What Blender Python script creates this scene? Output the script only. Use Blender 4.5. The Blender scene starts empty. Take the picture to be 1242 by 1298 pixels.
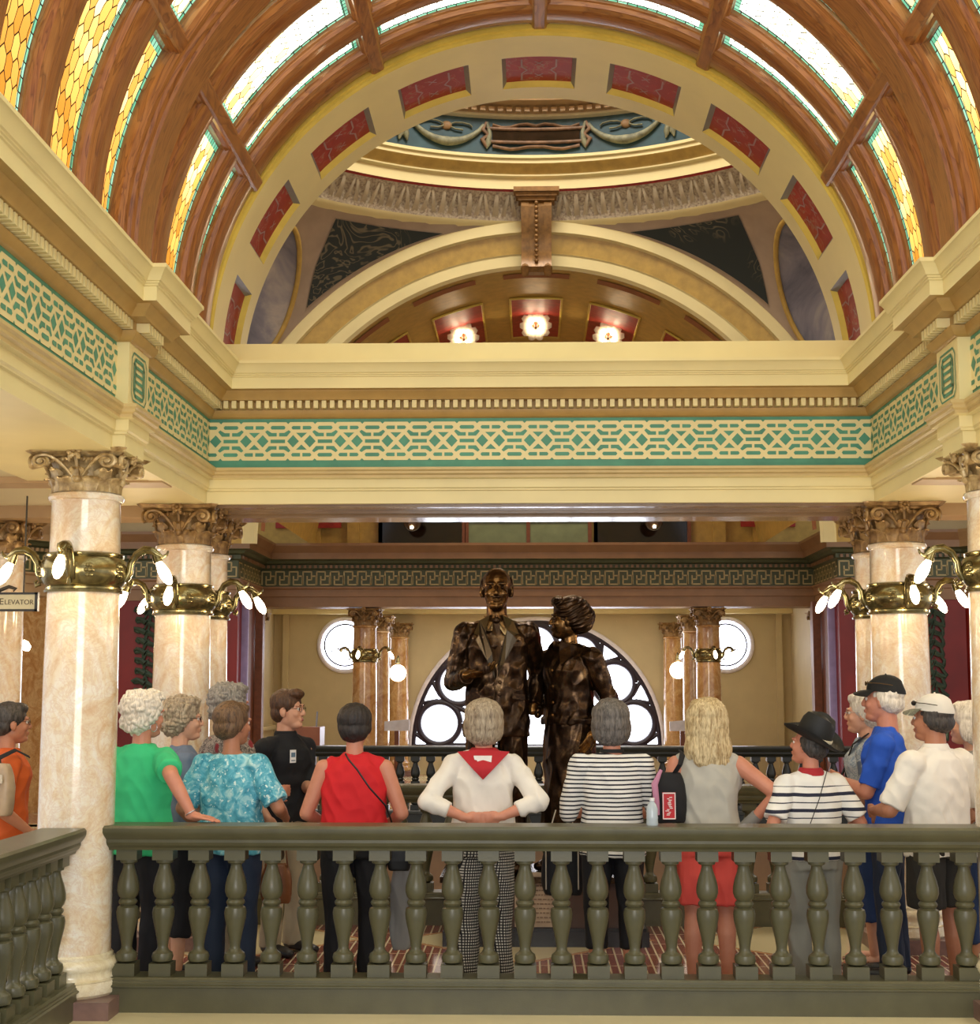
import bpy, math, random
from mathutils import Vector, Matrix, noise, Quaternion
PI=math.pi
rnd=random.Random(7)
SC=bpy.context.scene
COL=SC.collection
def s2l(c):
    return tuple((x/12.92 if x<=.04045 else ((x+.055)/1.055)**2.4) for x in c)
def hx(h):
    return s2l(tuple(int(h[i:i+2],16)/255 for i in (0,2,4)))
class NT:
    def __init__(s,name):
        s.m=bpy.data.materials.new(name); s.m.use_nodes=True
        s.t=s.m.node_tree; s.t.nodes.clear()
        s.out=s.n('ShaderNodeOutputMaterial'); s.b=s.n('ShaderNodeBsdfPrincipled'); s.l(s.b.outputs[0],s.out.inputs[0])
    def n(s,typ,**k):
        nd=s.t.nodes.new(typ)
        for a,b in k.items():
            if a=='ins':
                for i,v in b.items(): nd.inputs[i].default_value=v
            else: setattr(nd,a,b)
        return nd
    def l(s,a,b): s.t.links.new(a,b)
    def coord(s,which='Object',scale=(1,1,1),rot=(0,0,0)):
        tc=s.n('ShaderNodeTexCoord'); mp=s.n('ShaderNodeMapping')
        mp.inputs['Scale'].default_value=scale; mp.inputs['Rotation'].default_value=rot
        s.l(tc.outputs[which],mp.inputs[0]); return mp.outputs[0]
    def noise(s,vec,scale=5,detail=4,rough=.55,dist=0):
        x=s.n('ShaderNodeTexNoise'); x.inputs['Scale'].default_value=scale; x.inputs['Detail'].default_value=detail
        x.inputs['Roughness'].default_value=rough; x.inputs['Distortion'].default_value=dist
        s.l(vec,x.inputs['Vector']); return x.outputs['Fac']
    def ramp(s,fac,stops,interp='LINEAR'):
        r=s.n('ShaderNodeValToRGB'); r.color_ramp.interpolation=interp
        e=r.color_ramp.elements
        while len(e)<len(stops): e.new(.5)
        for i,(p,c) in enumerate(stops):
            e[i].position=p; e[i].color=tuple(c)+(1,) if len(c)==3 else c
        s.l(fac,r.inputs[0]); return r.outputs[0]
    def mix(s,fac,a,b,mode='MIX'):
        x=s.n('ShaderNodeMix'); x.data_type='RGBA'; x.blend_type=mode
        for k,v in ((0,fac),(6,a),(7,b)):
            if hasattr(v,'links'): s.l(v,x.inputs[k])
            else: x.inputs[k].default_value=v if k==0 else tuple(v)+(1,)
        return x.outputs[2]
    def math(s,op,a,b=0,c=0):
        x=s.n('ShaderNodeMath'); x.operation=op
        for k,v in enumerate((a,b,c)):
            if hasattr(v,'links'): s.l(v,x.inputs[k])
            else: x.inputs[k].default_value=v
        return x.outputs[0]
    def bump(s,h,strength=.2,dist=.01):
        x=s.n('ShaderNodeBump'); x.inputs['Strength'].default_value=strength; x.inputs['Distance'].default_value=dist
        s.l(h,x.inputs['Height']); s.l(x.outputs[0],s.b.inputs['Normal'])
    def set(s,color=None,rough=.5,metal=0,spec=None,emit=None,estr=0,coat=0):
        if color is not None:
            if hasattr(color,'links'): s.l(color,s.b.inputs['Base Color'])
            else: s.b.inputs['Base Color'].default_value=tuple(color)+(1,)
        s.b.inputs['Roughness'].default_value=rough; s.b.inputs['Metallic'].default_value=metal
        if spec is not None: s.b.inputs['Specular IOR Level'].default_value=spec
        if coat: s.b.inputs['Coat Weight'].default_value=coat; s.b.inputs['Coat Roughness'].default_value=.08
        if emit is not None:
            if hasattr(emit,'links'): s.l(emit,s.b.inputs['Emission Color'])
            else: s.b.inputs['Emission Color'].default_value=tuple(emit)+(1,)
            s.b.inputs['Emission Strength'].default_value=estr
        return s.m
def plain(name,h,rough=.5,metal=0,var=.06,scale=6,bump=0,bscale=60,coat=0,spec=None,coord='Object'):
    t=NT(name); c=hx(h); v=t.coord(coord); f=t.noise(v,scale,3)
    lo=tuple(x*(1-var*2) for x in c); hi=tuple(min(1,x*(1+var*2)) for x in c)
    col=t.ramp(f,[(.3,lo),(.7,hi)])
    if bump: t.bump(t.noise(v,bscale,3),bump,.004)
    return t.set(col,rough,metal,spec,coat=coat)
def emis(name,h,strength):
    t=NT(name); c=hx(h)
    f=t.noise(t.coord(),9,2); e=t.ramp(f,[(.2,tuple(x*.94 for x in c)),(.8,c)])
    return t.set(c,.4,emit=e,estr=strength)
class MB:
    def __init__(s): s.v=[];s.f=[];s.m=[];s.uv=[]
    def add(s,vs,fs,mat=0,uvs=None):
        o=len(s.v); s.v+= [tuple(x) for x in vs]; s.f+=[tuple(i+o for i in f) for f in fs]
        s.m+=([mat]*len(fs) if isinstance(mat,int) else list(mat)); s.uv+= (list(uvs) if uvs else [(0,0)]*len(vs)); return s
    def grid(s,rows,mat=0,uvs=None,cu=False,cv=False,flip=False):
        n=len(rows);m=len(rows[0]); vs=[p for r in rows for p in r]; fs=[]
        for i in range(n if cu else n-1):
            for j in range(m if cv else m-1):
                a,b,c,d=i*m+j,((i+1)%n)*m+j,((i+1)%n)*m+(j+1)%m,i*m+(j+1)%m
                fs.append((a,d,c,b) if flip else (a,b,c,d))
        u=[p for r in uvs for p in r] if uvs else None
        return s.add(vs,fs,mat,u)
    def box(s,x,y,z,sx,sy,sz,mat=0,M=None):
        vs=[Vector((x+i*sx/2,y+j*sy/2,z+k*sz/2)) for i in(-1,1) for j in(-1,1) for k in(-1,1)]
        if M: vs=[M@v for v in vs]
        return s.add(vs,[(0,1,3,2),(4,6,7,5),(0,4,5,1),(2,3,7,6),(0,2,6,4),(1,5,7,3)],mat)
    def b2(s,x0,x1,y0,y1,z0,z1,mat=0,M=None): return s.box((x0+x1)/2,(y0+y1)/2,(z0+z1)/2,x1-x0,y1-y0,z1-z0,mat,M)
    def lathe(s,prof,n=24,c=(0,0,0),mat=0,M=None,sx=1,sy=1,a0=0,a1=2*PI,cap=True):
        full=abs(a1-a0-2*PI)<1e-6; rows=[]
        for i in range(n if full else n+1):
            a=a0+(a1-a0)*i/n
            rows.append([Vector((c[0]+r*sx*math.cos(a),c[1]+r*sy*math.sin(a),c[2]+z)) for r,z in prof])
        if M: rows=[[M@p for p in r] for r in rows]
        s.grid(rows,mat,cu=full)
        if full and cap:
            o=len(s.v)-n*len(prof); k=len(prof)
            if prof[0][0]>1e-5: s.f.append(tuple(o+i*k for i in range(n))[::-1]); s.m.append(mat)
            if prof[-1][0]>1e-5: s.f.append(tuple(o+i*k+k-1 for i in range(n))); s.m.append(mat)
        return s
    def tube(s,path,rad,n=8,mat=0,cap=True,flat=1.0,up=None):
        P=[Vector(p) for p in path]; N=len(P)
        if not hasattr(rad,'__len__'): rad=[rad]*N
        T=[(P[min(i+1,N-1)]-P[max(i-1,0)]).normalized() for i in range(N)]
        ref=Vector(up) if up else (Vector((0,0,1)) if abs(T[0].z)<.9 else Vector((1,0,0)))
        A=T[0].cross(ref).normalized(); rows=[]
        for i in range(N):
            A=(A-T[i]*A.dot(T[i])); A.normalize(); B=T[i].cross(A)
            rows.append([P[i]+A*(math.cos(2*PI*k/n)*rad[i])+B*(math.sin(2*PI*k/n)*rad[i]*flat) for k in range(n)])
        o=len(s.v); s.grid(rows,mat,cv=True,flip=True)
        if cap:
            s.f.append(tuple(o+k for k in range(n))); s.m.append(mat)
            s.f.append(tuple(o+(N-1)*n+k for k in range(n))[::-1]); s.m.append(mat)
        return s
    def cone(s,a,b,ra,rb,n=14,mat=0): return s.tube([a,b],[ra,rb],n,mat)
    def ell(s,c,r,M=None,n=16,k=10,mat=0):
        c=Vector(c); rows=[]
        if not hasattr(r,'__len__'): r=(r,r,r)
        for i in range(n):
            a=2*PI*i/n; row=[]
            for j in range(k+1):
                b=-PI/2+PI*j/k
                p=Vector((r[0]*math.cos(b)*math.cos(a),r[1]*math.cos(b)*math.sin(a),r[2]*math.sin(b)))
                if M: p=M@p
                row.append(c+p)
            rows.append(row)
        return s.grid(rows,mat,cu=True)
    def cap(s,a,b,ra,rb,n=14,mat=0):
        s.cone(a,b,ra,rb,n,mat); s.ell(a,ra,n=n,k=8,mat=mat); s.ell(b,rb,n=n,k=8,mat=mat); return s
    def ext(s,poly,y0,y1,mat=0,M=None,side=None):
        # polygon in XZ extruded along Y
        n=len(poly); vs=[Vector((x,y,z)) for y in (y0,y1) for x,z in poly]
        if M: vs=[M@v for v in vs]
        fs=[tuple(range(n))[::-1],tuple(range(n,2*n))]+[(i,(i+1)%n,n+(i+1)%n,n+i) for i in range(n)]
        sm=mat if side is None else side
        return s.add(vs,fs,[mat,mat]+[sm]*n)
    def xf(s,M):
        s.v=[tuple(M@Vector(v)) for v in s.v]; return s
    def join(s,o,M=None,mat=0):
        vs=[M@Vector(v) for v in o.v] if M else o.v
        k=len(s.v); s.v+=[tuple(v) for v in vs]; s.f+=[tuple(i+k for i in f) for f in o.f]; s.m+=[m+mat for m in o.m]; s.uv+=o.uv; return s
    def build(s,name,mats,parent=None,smooth=35,recalc=True):
        me=bpy.data.meshes.new(name); me.from_pydata(s.v,[],s.f)
        mats=mats if isinstance(mats,(list,tuple)) else [mats]
        for m in mats: me.materials.append(m)
        me.polygons.foreach_set('material_index',[min(m,len(mats)-1) for m in s.m])
        if any(u!=(0,0) for u in s.uv):
            l=me.uv_layers.new(name='UVMap')
            idx=[0]*len(me.loops); me.loops.foreach_get('vertex_index',idx)
            flat=[c for i in idx for c in s.uv[i]]; l.data.foreach_set('uv',flat)
        if recalc:
            import bmesh
            bm=bmesh.new(); bm.from_mesh(me); bmesh.ops.recalc_face_normals(bm,faces=bm.faces); bm.to_mesh(me); bm.free()
        if smooth:
            me.polygons.foreach_set('use_smooth',[True]*len(me.polygons)); me.set_sharp_from_angle(angle=math.radians(smooth))
        me.update()
        o=bpy.data.objects.new(name,me); COL.objects.link(o)
        if parent: o.parent=parent
        return o
def tag(o,label,cat,group=None):
    o['label']=label; o['category']=cat
    if group: o['group']=group
    return o
def struct(o,label=None):
    o['kind']='structure'
    if label: o['label']=label
    return o
def thing(name,label,cat,loc=(0,0,0),rz=0,group=None):
    o=bpy.data.objects.new(name,None); COL.objects.link(o); o.empty_display_size=.1
    o.location=loc; o.rotation_euler=(0,0,rz); return tag(o,label,cat,group)
def dup(root,loc,rz=None,label=None,group=None):
    def cp(o,par):
        c=o.copy(); COL.objects.link(c)
        if par: c.parent=par
        for ch in o.children: cp(ch,c)
        return c
    r=cp(root,None); r.location=loc
    if rz is not None: r.rotation_euler=(0,0,rz)
    if label: r['label']=label
    if group: r['group']=group
    return r
def remesh(mb,voxel,smooth=2,disp=None):
    """fuse the overlapping shapes of mb into one continuous surface; returns an MB"""
    me=bpy.data.meshes.new('tmp'); me.from_pydata(mb.v,[],mb.f)
    import bmesh
    bm=bmesh.new(); bm.from_mesh(me); bmesh.ops.remove_doubles(bm,verts=bm.verts,dist=1e-6); bmesh.ops.recalc_face_normals(bm,faces=bm.faces); bm.to_mesh(me); bm.free()
    o=bpy.data.objects.new('tmp',me); COL.objects.link(o)
    r=o.modifiers.new('r','REMESH'); r.mode='VOXEL'; r.voxel_size=voxel; r.adaptivity=0
    if smooth:
        q=o.modifiers.new('s','SMOOTH'); q.factor=.5; q.iterations=smooth
    dg=bpy.context.evaluated_depsgraph_get(); ev=o.evaluated_get(dg); m2=bpy.data.meshes.new_from_object(ev)
    out=MB(); vs=[v.co.copy() for v in m2.vertices]
    if disp: 
        ns=[n.vector.copy() for n in m2.vertex_normals]
        vs=[p+n*disp(p,n) for p,n in zip(vs,ns)]
    out.v=[tuple(v) for v in vs]; out.f=[tuple(p.vertices) for p in m2.polygons]; out.m=[0]*len(out.f); out.uv=[(0,0)]*len(out.v)
    bpy.data.objects.remove(o); bpy.data.meshes.remove(me); bpy.data.meshes.remove(m2)
    return out
WORLD=.55; FRONT=220; EXPO=0.55
# ---------- materials ----------
M={}
M['cream']=plain('cream_paint','EADAA0',.42,var=.025,scale=2)
M['cream2']=plain('cream_soffit_paint','DCCFA8',.45,var=.03,scale=1.5)
M['beige']=plain('beige_plaster','C9B88E',.6,var=.03,scale=2)
M['tan']=plain('tan_trim_paint','B4946A',.42,var=.06,scale=3)
M['brownstone']=plain('brown_trim_paint','96714C',.4,var=.06,scale=4)
M['gold']=plain('ochre_gold_paint','BE9C50',.4,var=.07,scale=8)
M['goldlip']=plain('yellow_gold_moulding','D9BE58',.35,var=.05,scale=6)
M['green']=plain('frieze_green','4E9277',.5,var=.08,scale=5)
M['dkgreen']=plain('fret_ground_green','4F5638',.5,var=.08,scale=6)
M['fret']=plain('fret_cream','C9B57C',.45,var=.04)
M['greyblue']=plain('grey_coffer_edge','7F7F88',.35,var=.05)
M['pink']=plain('pinkish_plaster','AE9A86',.6,var=.05,scale=3)
def red_panel():
    t=NT('red_stencilled_panel'); v=t.coord()
    f=t.noise(v,7,2,.4,1.5); r=hx('A52A24')
    c=t.ramp(f,[(.45,tuple(x*.85 for x in r)),(.56,r),(.575,hx('A0685A')),(.60,hx('A0685A')),(.615,r)])
    return t.set(c,.45)
M['redpanel']=red_panel()
M['redflat']=plain('plain_red_panel','A22E25',.5,var=.12,scale=10)
M['redwall']=plain('deep_red_wall','80190F',.42,var=.12,scale=1.2)
def wood(name,a,b,c):
    t=NT(name); tc=t.n('ShaderNodeTexCoord'); mp=t.n('ShaderNodeMapping'); mp.inputs['Scale'].default_value=(1.1,9,1)
    t.l(tc.outputs['UV'],mp.inputs[0]); v=mp.outputs[0]
    w=t.n('ShaderNodeTexNoise'); w.inputs['Scale'].default_value=1.3; w.inputs['Detail'].default_value=3; w.inputs['Distortion'].default_value=.6; t.l(v,w.inputs['Vector'])
    rings=t.math('FRACT',t.math('MULTIPLY',w.outputs['Fac'],9))
    col=t.ramp(rings,[(0,hx(a)),(.55,hx(b)),(.85,hx(b)),(1,hx(c))])
    mp2=t.n('ShaderNodeMapping'); mp2.inputs['Scale'].default_value=(6,160,1); t.l(tc.outputs['UV'],mp2.inputs[0])
    fine=t.noise(mp2.outputs[0],1,3); col=t.mix(.35,col,t.ramp(fine,[(.3,hx(c)),(.65,hx(b))]),'MIX')
    return t.set(col,.28,coat=.35)
M['wood']=wood('varnished_oak','7C4520','A66C38','582D12')
M['wood2']=plain('brown_wood','7A4526',.35,var=.1,scale=12)
M['bracket']=plain('gilded_brown_carving','8E6838',.4,metal=.15,var=.15,scale=14)
def marble(name,lo,mid,hi,vein):
    t=NT(name); v=t.coord()
    f=t.noise(v,4.5,6,.62,1.6); col=t.ramp(f,[(.28,hx(lo)),(.45,hx(mid)),(.6,hx(hi)),(.75,hx(mid))])
    g=t.noise(v,9,5,.7,2.5); gv=t.ramp(g,[(.40,(0,0,0)),(.47,(1,1,1)),(.54,(0,0,0))])
    col=t.mix(t.math('MULTIPLY',gv,.35),col,hx(vein))
    return t.set(col,.16,coat=.6,spec=.5)
M['marble']=marble('cream_marble','DDBB92','E9D6B4','F1E9D8','CFA079')
M['marble_b']=marble('tan_marble','A8743E','BE9058','D2AC74','8F5F34')
M['base']=marble('pale_marble_base','E0CDA2','EBDDB8','F2E8CC','CFB68A')
M['plinth']=plain('purple_brown_plinth','7C6058',.4,var=.12,scale=9)
t=NT('antique_gold_leaf'); v=t.coord(); f=t.noise(v,20,4); M['capital']=t.set(t.ramp(f,[(.3,hx('8A6E44')),(.55,hx('C2A876')),(.8,hx('E6D6AC'))]),.34,.25); t.bump(t.noise(v,60,3),.25,.004)
t=NT('old_bronze_cap'); v=t.coord(); f=t.noise(v,18,4); M['capital_b']=t.set(t.ramp(f,[(.3,hx('6B4E2C')),(.55,hx('9C7A4A')),(.8,hx('C4A468'))]),.36,.3); t.bump(t.noise(v,60,3),.25,.004)
t=NT('brass'); v=t.coord(); f=t.noise(v,14,4); M['brass']=t.set(t.ramp(f,[(.3,hx('5E5434')),(.6,hx('8F8258')),(.8,hx('B3A67A'))]),.2,.85)
M['olive']=plain('olive_painted_iron','55523A',.34,var=.07,scale=7,bump=.12,bscale=120,spec=.5)
M['olive_backlit']=plain('olive_iron_backlit_tone','26261E',.32,var=.1,scale=7)  # same olive iron, with the backlit shade put into the colour
M['bulb']=emis('lamp_bulb_glow','FFE9C4',14)
M['bulb_s']=emis('soft_lamp_glow','FFE6C0',6)
M['daylight']=emis('overcast_daylight','EEF2FF',5.0)
M['tracery']=plain('purple_black_tracery','2A2130',.4)
M['leading']=plain('dark_lead','20201C',.4)
M['darkwin']=plain('dark_window_glass','1E130C',.08,var=.3)
M['grnwin']=plain('grey_green_glass','7E8A66',.3,var=.06)
def glass():
    t=NT('leaded_opal_glass'); tc=t.n('ShaderNodeTexCoord'); sep=t.n('ShaderNodeSeparateXYZ'); t.l(tc.outputs['UV'],sep.inputs[0])
    # overlapping oval lights of glass in staggered rows; u runs round the vault, v along it
    wob=t.noise(tc.outputs['UV'],5,2); wv=t.math('MULTIPLY',t.math('SUBTRACT',wob,.5),.05)
    u0=t.math('ADD',sep.outputs[0],wv); v0=t.math('ADD',sep.outputs[1],wv)
    def lat(off):
        U=t.math('ADD',t.math('MULTIPLY',u0,1/.22),off); Vv=t.math('ADD',t.math('MULTIPLY',v0,1/.08),off)
        fu=t.math('SUBTRACT',t.math('FRACT',U),.5); fv=t.math('SUBTRACT',t.math('FRACT',Vv),.5)
        d=t.math('SQRT',t.math('ADD',t.math('POWER',t.math('ABSOLUTE',t.math('MULTIPLY',fu,1.65)),2),t.math('POWER',t.math('ABSOLUTE',fv),2)))
        return d,t.math('ADD',t.math('FLOOR',U),off),t.math('ADD',t.math('FLOOR',Vv),off),t.math('ABSOLUTE',fv)
    dA,iA,jA,gA=lat(0); dB,iB,jB,gB=lat(.5)
    diff=t.math('SUBTRACT',dA,dB); fac=t.math('LESS_THAN',diff,0)
    cm=t.n('ShaderNodeCombineXYZ'); t.l(t.math('ADD',t.math('MULTIPLY',fac,iA),t.math('MULTIPLY',t.math('SUBTRACT',1,fac),iB)),cm.inputs[0]); t.l(t.math('ADD',t.math('MULTIPLY',fac,jA),t.math('MULTIPLY',t.math('SUBTRACT',1,fac),jB)),cm.inputs[1])
    wn_=t.n('ShaderNodeTexWhiteNoise'); wn_.noise_dimensions='2D'; t.l(cm.outputs[0],wn_.inputs['Vector'])
    edge=t.math('MINIMUM',t.math('ABSOLUTE',diff),t.math('MULTIPLY',t.math('SUBTRACT',.5,t.math('ADD',t.math('MULTIPLY',fac,gA),t.math('MULTIPLY',t.math('SUBTRACT',1,fac),gB))),1.5)); rnd_cell=wn_.outputs['Value']
    # glass colours: amber near the springing, pale near the crown (UV u = arc length from the springing)
    au=t.math('ABSOLUTE',t.math('SUBTRACT',sep.outputs[0],3.8)) # 0 at crown
    k=t.math('ADD',t.math('MULTIPLY',au,1/3.8),t.math('MULTIPLY',t.math('SUBTRACT',rnd_cell,.5),.26))
    col=t.ramp(k,[(0,hx('F4FAF4')),(.46,hx('F8F8E4')),(.58,hx('FAE6A4')),(.76,hx('EFB458')),(1,hx('D88A2C'))])
    lead=t.ramp(edge,[(.05,(0,0,0)),(.085,(1,1,1))])
    e=t.mix(1,col,lead,'MULTIPLY')
    st=t.ramp(k,[(0,(1,1,1)),(.5,(.8,.8,.8)),(.75,(.36,.36,.36)),(1,(.27,.27,.27))])
    e=t.mix(1,e,st,'MULTIPLY')
    return t.set(e,.25,emit=e,estr=GLASS_E)
GLASS_E=3.6
M['glass']=glass()
t=NT('green_border_glass'); tc=t.n('ShaderNodeTexCoord'); br=t.n('ShaderNodeTexBrick'); t.l(tc.outputs['UV'],br.inputs['Vector'])
br.inputs['Scale'].default_value=1; br.inputs['Brick Width'].default_value=.07; br.inputs['Row Height'].default_value=.045; br.inputs['Mortar Size'].default_value=.004; br.offset=0
br.inputs['Color1'].default_value=hx('4FA07E')+(1,); br.inputs['Color2'].default_value=hx('8CC8B0')+(1,); br.inputs['Mortar'].default_value=(.01,.01,.01,1)
M['gborder']=t.set(br.outputs[0],.25,emit=br.outputs[0],estr=1.0)
def clouds():
    t=NT('painted_cloud_mural'); f=t.noise(t.coord(),1.1,5,.6,.6)
    return t.set(t.ramp(f,[(.3,hx('5E5F70')),(.5,hx('8D8A94')),(.62,hx('B9B0A8')),(.75,hx('7C7466'))]),.6)
M['mural']=clouds()
def scroll(name,bg,fg,scale=3.2,th=.03,dist=3.5):
    t=NT(name); v=t.coord(); n=t.noise(v,scale,2,.5,dist)
    w=t.math('ABSOLUTE',t.math('SUBTRACT',t.math('FRACT',t.math('MULTIPLY',n,7)),.5))
    m=t.ramp(w,[(th,(1,1,1)),(th+.12,(0,0,0))])
    n2=t.noise(v,scale*.6,2); m2=t.ramp(n2,[(.42,(0,0,0)),(.5,(1,1,1))])
    c=t.mix(t.mix(1,m,m2,'MULTIPLY'),hx(bg),hx(fg)); return t.set(c,.6)
M['pend']=scroll('painted_scroll_pendentive','2A3334','726B58',1.5,.05,2.4)
M['redorn']=scroll('red_wall_with_green_scrollwork','7E1A16','2F4A34',1.3,.2,2.5)
M['friezeblue']=plain('drum_frieze_blue','2A4850',.55,var=.15,scale=3)
M['garland']=plain('painted_garland','7E7D62',.6,var=.2,scale=12)
M['cart']=plain('painted_cartouche','7A5C42',.6,var=.2,scale=10)
t=NT('acanthus_plaster'); v=t.coord(); f=t.noise(v,30,3); M['acanthus']=t.set(t.ramp(f,[(.35,hx('A08E7C')),(.5,hx('C4B59C')),(.7,hx('DDD2BA'))]),.5); t.bump(f,.5,.02)
def floor_m():
    t=NT('mosaic_tile_floor'); tc=t.n('ShaderNodeTexCoord'); mp=t.n('ShaderNodeMapping'); t.l(tc.outputs['Object'],mp.inputs[0])
    mp.inputs['Rotation'].default_value=(0,0,0)
    sep=t.n('ShaderNodeSeparateXYZ'); t.l(mp.outputs[0],sep.inputs[0])
    X,Y=sep.outputs[0],sep.outputs[1]
    # small squares with cream lines
    br=t.n('ShaderNodeTexBrick'); t.l(mp.outputs[0],br.inputs['Vector']); br.offset=0
    br.inputs['Scale'].default_value=1; br.inputs['Brick Width'].default_value=.055; br.inputs['Row Height'].default_value=.4; br.inputs['Mortar Size'].default_value=.006
    br.inputs['Color1'].default_value=hx('7A4238')+(1,); br.inputs['Color2'].default_value=hx('8A5246')+(1,); br.inputs['Mortar'].default_value=hx('D6C8A8')+(1,)
    # large cream lozenges
    d=t.math('ADD',t.math('ABSOLUTE',t.math('SUBTRACT',t.math('FRACT',t.math('MULTIPLY',t.math('ADD',X,1.05),.5)),.5)),t.math('ABSOLUTE',t.math('SUBTRACT',t.math('FRACT',t.math('MULTIPLY',t.math('ADD',Y,.45),.5)),.5)))
    loz=t.ramp(d,[(.42,(1,1,1)),(.425,(0,0,0))]); 
    c=t.mix(loz,br.outputs[0],hx('CDBE94'))
    edge=t.ramp(t.math('ABSOLUTE',t.math('SUBTRACT',d,.44)),[(.012,(1,1,1)),(.016,(0,0,0))])
    c=t.mix(edge,c,hx('B98A5E'))
    return t.set(c,.14,spec=.6)
M['floor']=floor_m()
M['ledge']=plain('ledge_cream_stone','DDD0A6',.35,var=.03,scale=3)
M['loungefloor']=plain('pale_stone_floor','B9AC90',.3,var=.05,scale=2)
# ---------- building ----------
A=.06; W=2.29; AV=.08; ZV=4.06
XL=A-W; XR=A+W; YB=10.06
def sweep(mb,path,prof,segs,mat=0,mats=None):
    """path: plan points walked with the well on the right-hand side; prof: (p,z), p = distance out into the well"""
    n=len(path); P=[Vector((x,y)) for x,y in path]; offs=[]
    for i in range(n):
        def nrm(a,b):
            d=(b-a).normalized(); return Vector((d.y,-d.x))
        n1=nrm(P[max(i-1,0)],P[max(i-1,0)+1]); n2=nrm(P[min(i,n-2)],P[min(i,n-2)+1])
        m=(n1+n2); m=m/(m.length_squared/2) if m.length>1e-6 else n1
        offs.append(m)
    for i in segs:
        rows=[]
        for j in (i,i+1):
            rows.append([(P[j].x+offs[j].x*p,P[j].y+offs[j].y*p,z) for p,z in prof])
        k=len(prof)
        mb.add(rows[0]+rows[1],[(q,q+1,k+q+1,k+q) for q in range(k-1)],mats if mats else mat)
    return mb
ENT=[(-.10,3.0),(0,3.0),(0,3.085),(.012,3.09),(.012,3.1),(.022,3.108),(.022,3.165),(.05,3.172),(.05,3.19),(.066,3.2),(.066,3.215),(.078,3.225),(.078,3.242),(.012,3.25),
     (.012,3.59),(.03,3.596),(.035,3.60),(.05,3.625),(.055,3.645),(.035,3.65),(.035,3.703),(.115,3.705),(.125,3.725),(.15,3.75),(.155,3.765),(.2,3.768),(.2,3.845),(.208,3.848),(.208,3.856),(.216,3.86),(.216,3.868),(.225,3.872),
     (.234,3.895),(.252,3.925),(.262,3.932),(.262,3.952),(-.1,3.965)]
# profile faces for which the surface is green frieze ground / gold-toned moulding
emat=[0]*(len(ENT)-1)
for i in range(len(ENT)-1):
    z0,z1=ENT[i][1],ENT[i+1][1]
    if z0==3.25 and z1==3.59: emat[i]=1
    if 3.168<z0<3.245 : emat[i]=2
    if 3.59<=z0<3.768: emat[i]=5
BL=[(7.76,8.12)]
pth=[(XL,-1.5),(XL,7.74),(XL+.07,7.74),(XL+.07,8.12),(XL,8.12),(XL,YB),(XR,YB),(XR,8.12),(XR-.07,8.12),(XR-.07,7.74),(XR,7.74),(XR,-1.5)]
M['mould']=plain('buff_gold_moulding','CDB47A',.4,var=.04,scale=5)
emats=[M['cream'],M['green'],M['mould'],M['cream'],plain('varnished_soffit','8C7050',.25,coat=.4),plain('dark_gold_bed_mould','BA9656',.4,var=.05)]
def dentil(mb,a,b,nrm,z0=3.651,z1=3.702,p0=.03,p1=.105,w=.031,pitch=.0565):
    a=Vector(a);b=Vector(b);L=(b-a).length;d=(b-a)/L;n=int(L/pitch); nr=Vector(nrm)
    for i in range(n):
        c=a+d*(pitch*(i+.5)); 
        q=[c-d*w/2,c+d*w/2]
        vs=[(p.x+nr.x*pp,p.y+nr.y*pp,z) for z in(z0,z1) for p in q for pp in(p0,p1)]
        mb.add(vs,[(0,1,3,2),(4,6,7,5),(0,4,5,1),(2,3,7,6),(0,2,6,4),(1,5,7,3)])
TW=.335; ZF0=3.262; ZF1=3.555
def strip(mb,pts,w,F,mat=0):
    pts=[Vector(p) for p in pts]
    for a,b in zip(pts[:-1],pts[1:]):
        d=(b-a).normalized()*(w/2); n=Vector((-d.y,d.x)); e=d*.35
        mb.add([F(p) for p in (a-e-n,b+e-n,b+e+n,a-e+n)],[(0,1,2,3)],mat)
def lattice(mb,o,d,nrm,L,tiles,lift=.004):
    """cream fretwork band with its green openings"""
    o=Vector(o);d=Vector(d);nr=Vector(nrm); tw=L/tiles; ZT=3.567; SV=.268/310
    def F(u,v,lf): return (o.x+d.x*u+nr.x*lf,o.y+d.y*u+nr.y*lf,ZT-v*SV)
    mb.add([F(0,0,lift),F(L,0,lift),F(L,310,lift),F(0,310,lift)],[(0,1,2,3)],0)
    P=[]
    for m in (0,1):
        f=(lambda pts:[(x,310-y) for x,y in pts]) if m else (lambda pts:pts)
        P.append(f([(-55,45),(-46,32),(46,32),(55,45),(46,58),(-46,58)]))
        for s in (-1,1):
            P.append(f([(s*-100,80),(s*-85,68),(s*-52,88),(s*-15,88),(s*-15,113),(s*-72,113)]))
            P.append(f([(194+s*80,45),(194+s*70,33),(194+s*14,33),(194+s*14,58),(194+s*70,58)]))
            P.append(f([(s*83-16,0),(s*83+16,0),(s*83,16)]))
        P.append(f([(154,88),(234,88),(194,125)]))
    P.append([(-53,143),(53,143),(53,168),(-53,168)])
    for s in (-1,1): P.append([(s*125-43,155),(s*125,110),(s*125+43,155),(s*125,200)])
    for k in range(-1,tiles+1):
        for pts in P:
            gx=sum(x for x,_ in pts)/len(pts); gy=sum(y for _,y in pts)/len(pts); e_=1.12 if 20<gy<290 else 1.0
            q=[((k+.5)*tw+(gx+(x-gx)*e_)/388*tw,gy+(y-gy)*e_) for x,y in pts]
            if min(u for u,_ in q)<0 or max(u for u,_ in q)>L: continue
            mb.add([F(u,y,lift+.0015) for u,y in q],[tuple(range(len(q)))],1)
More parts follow.
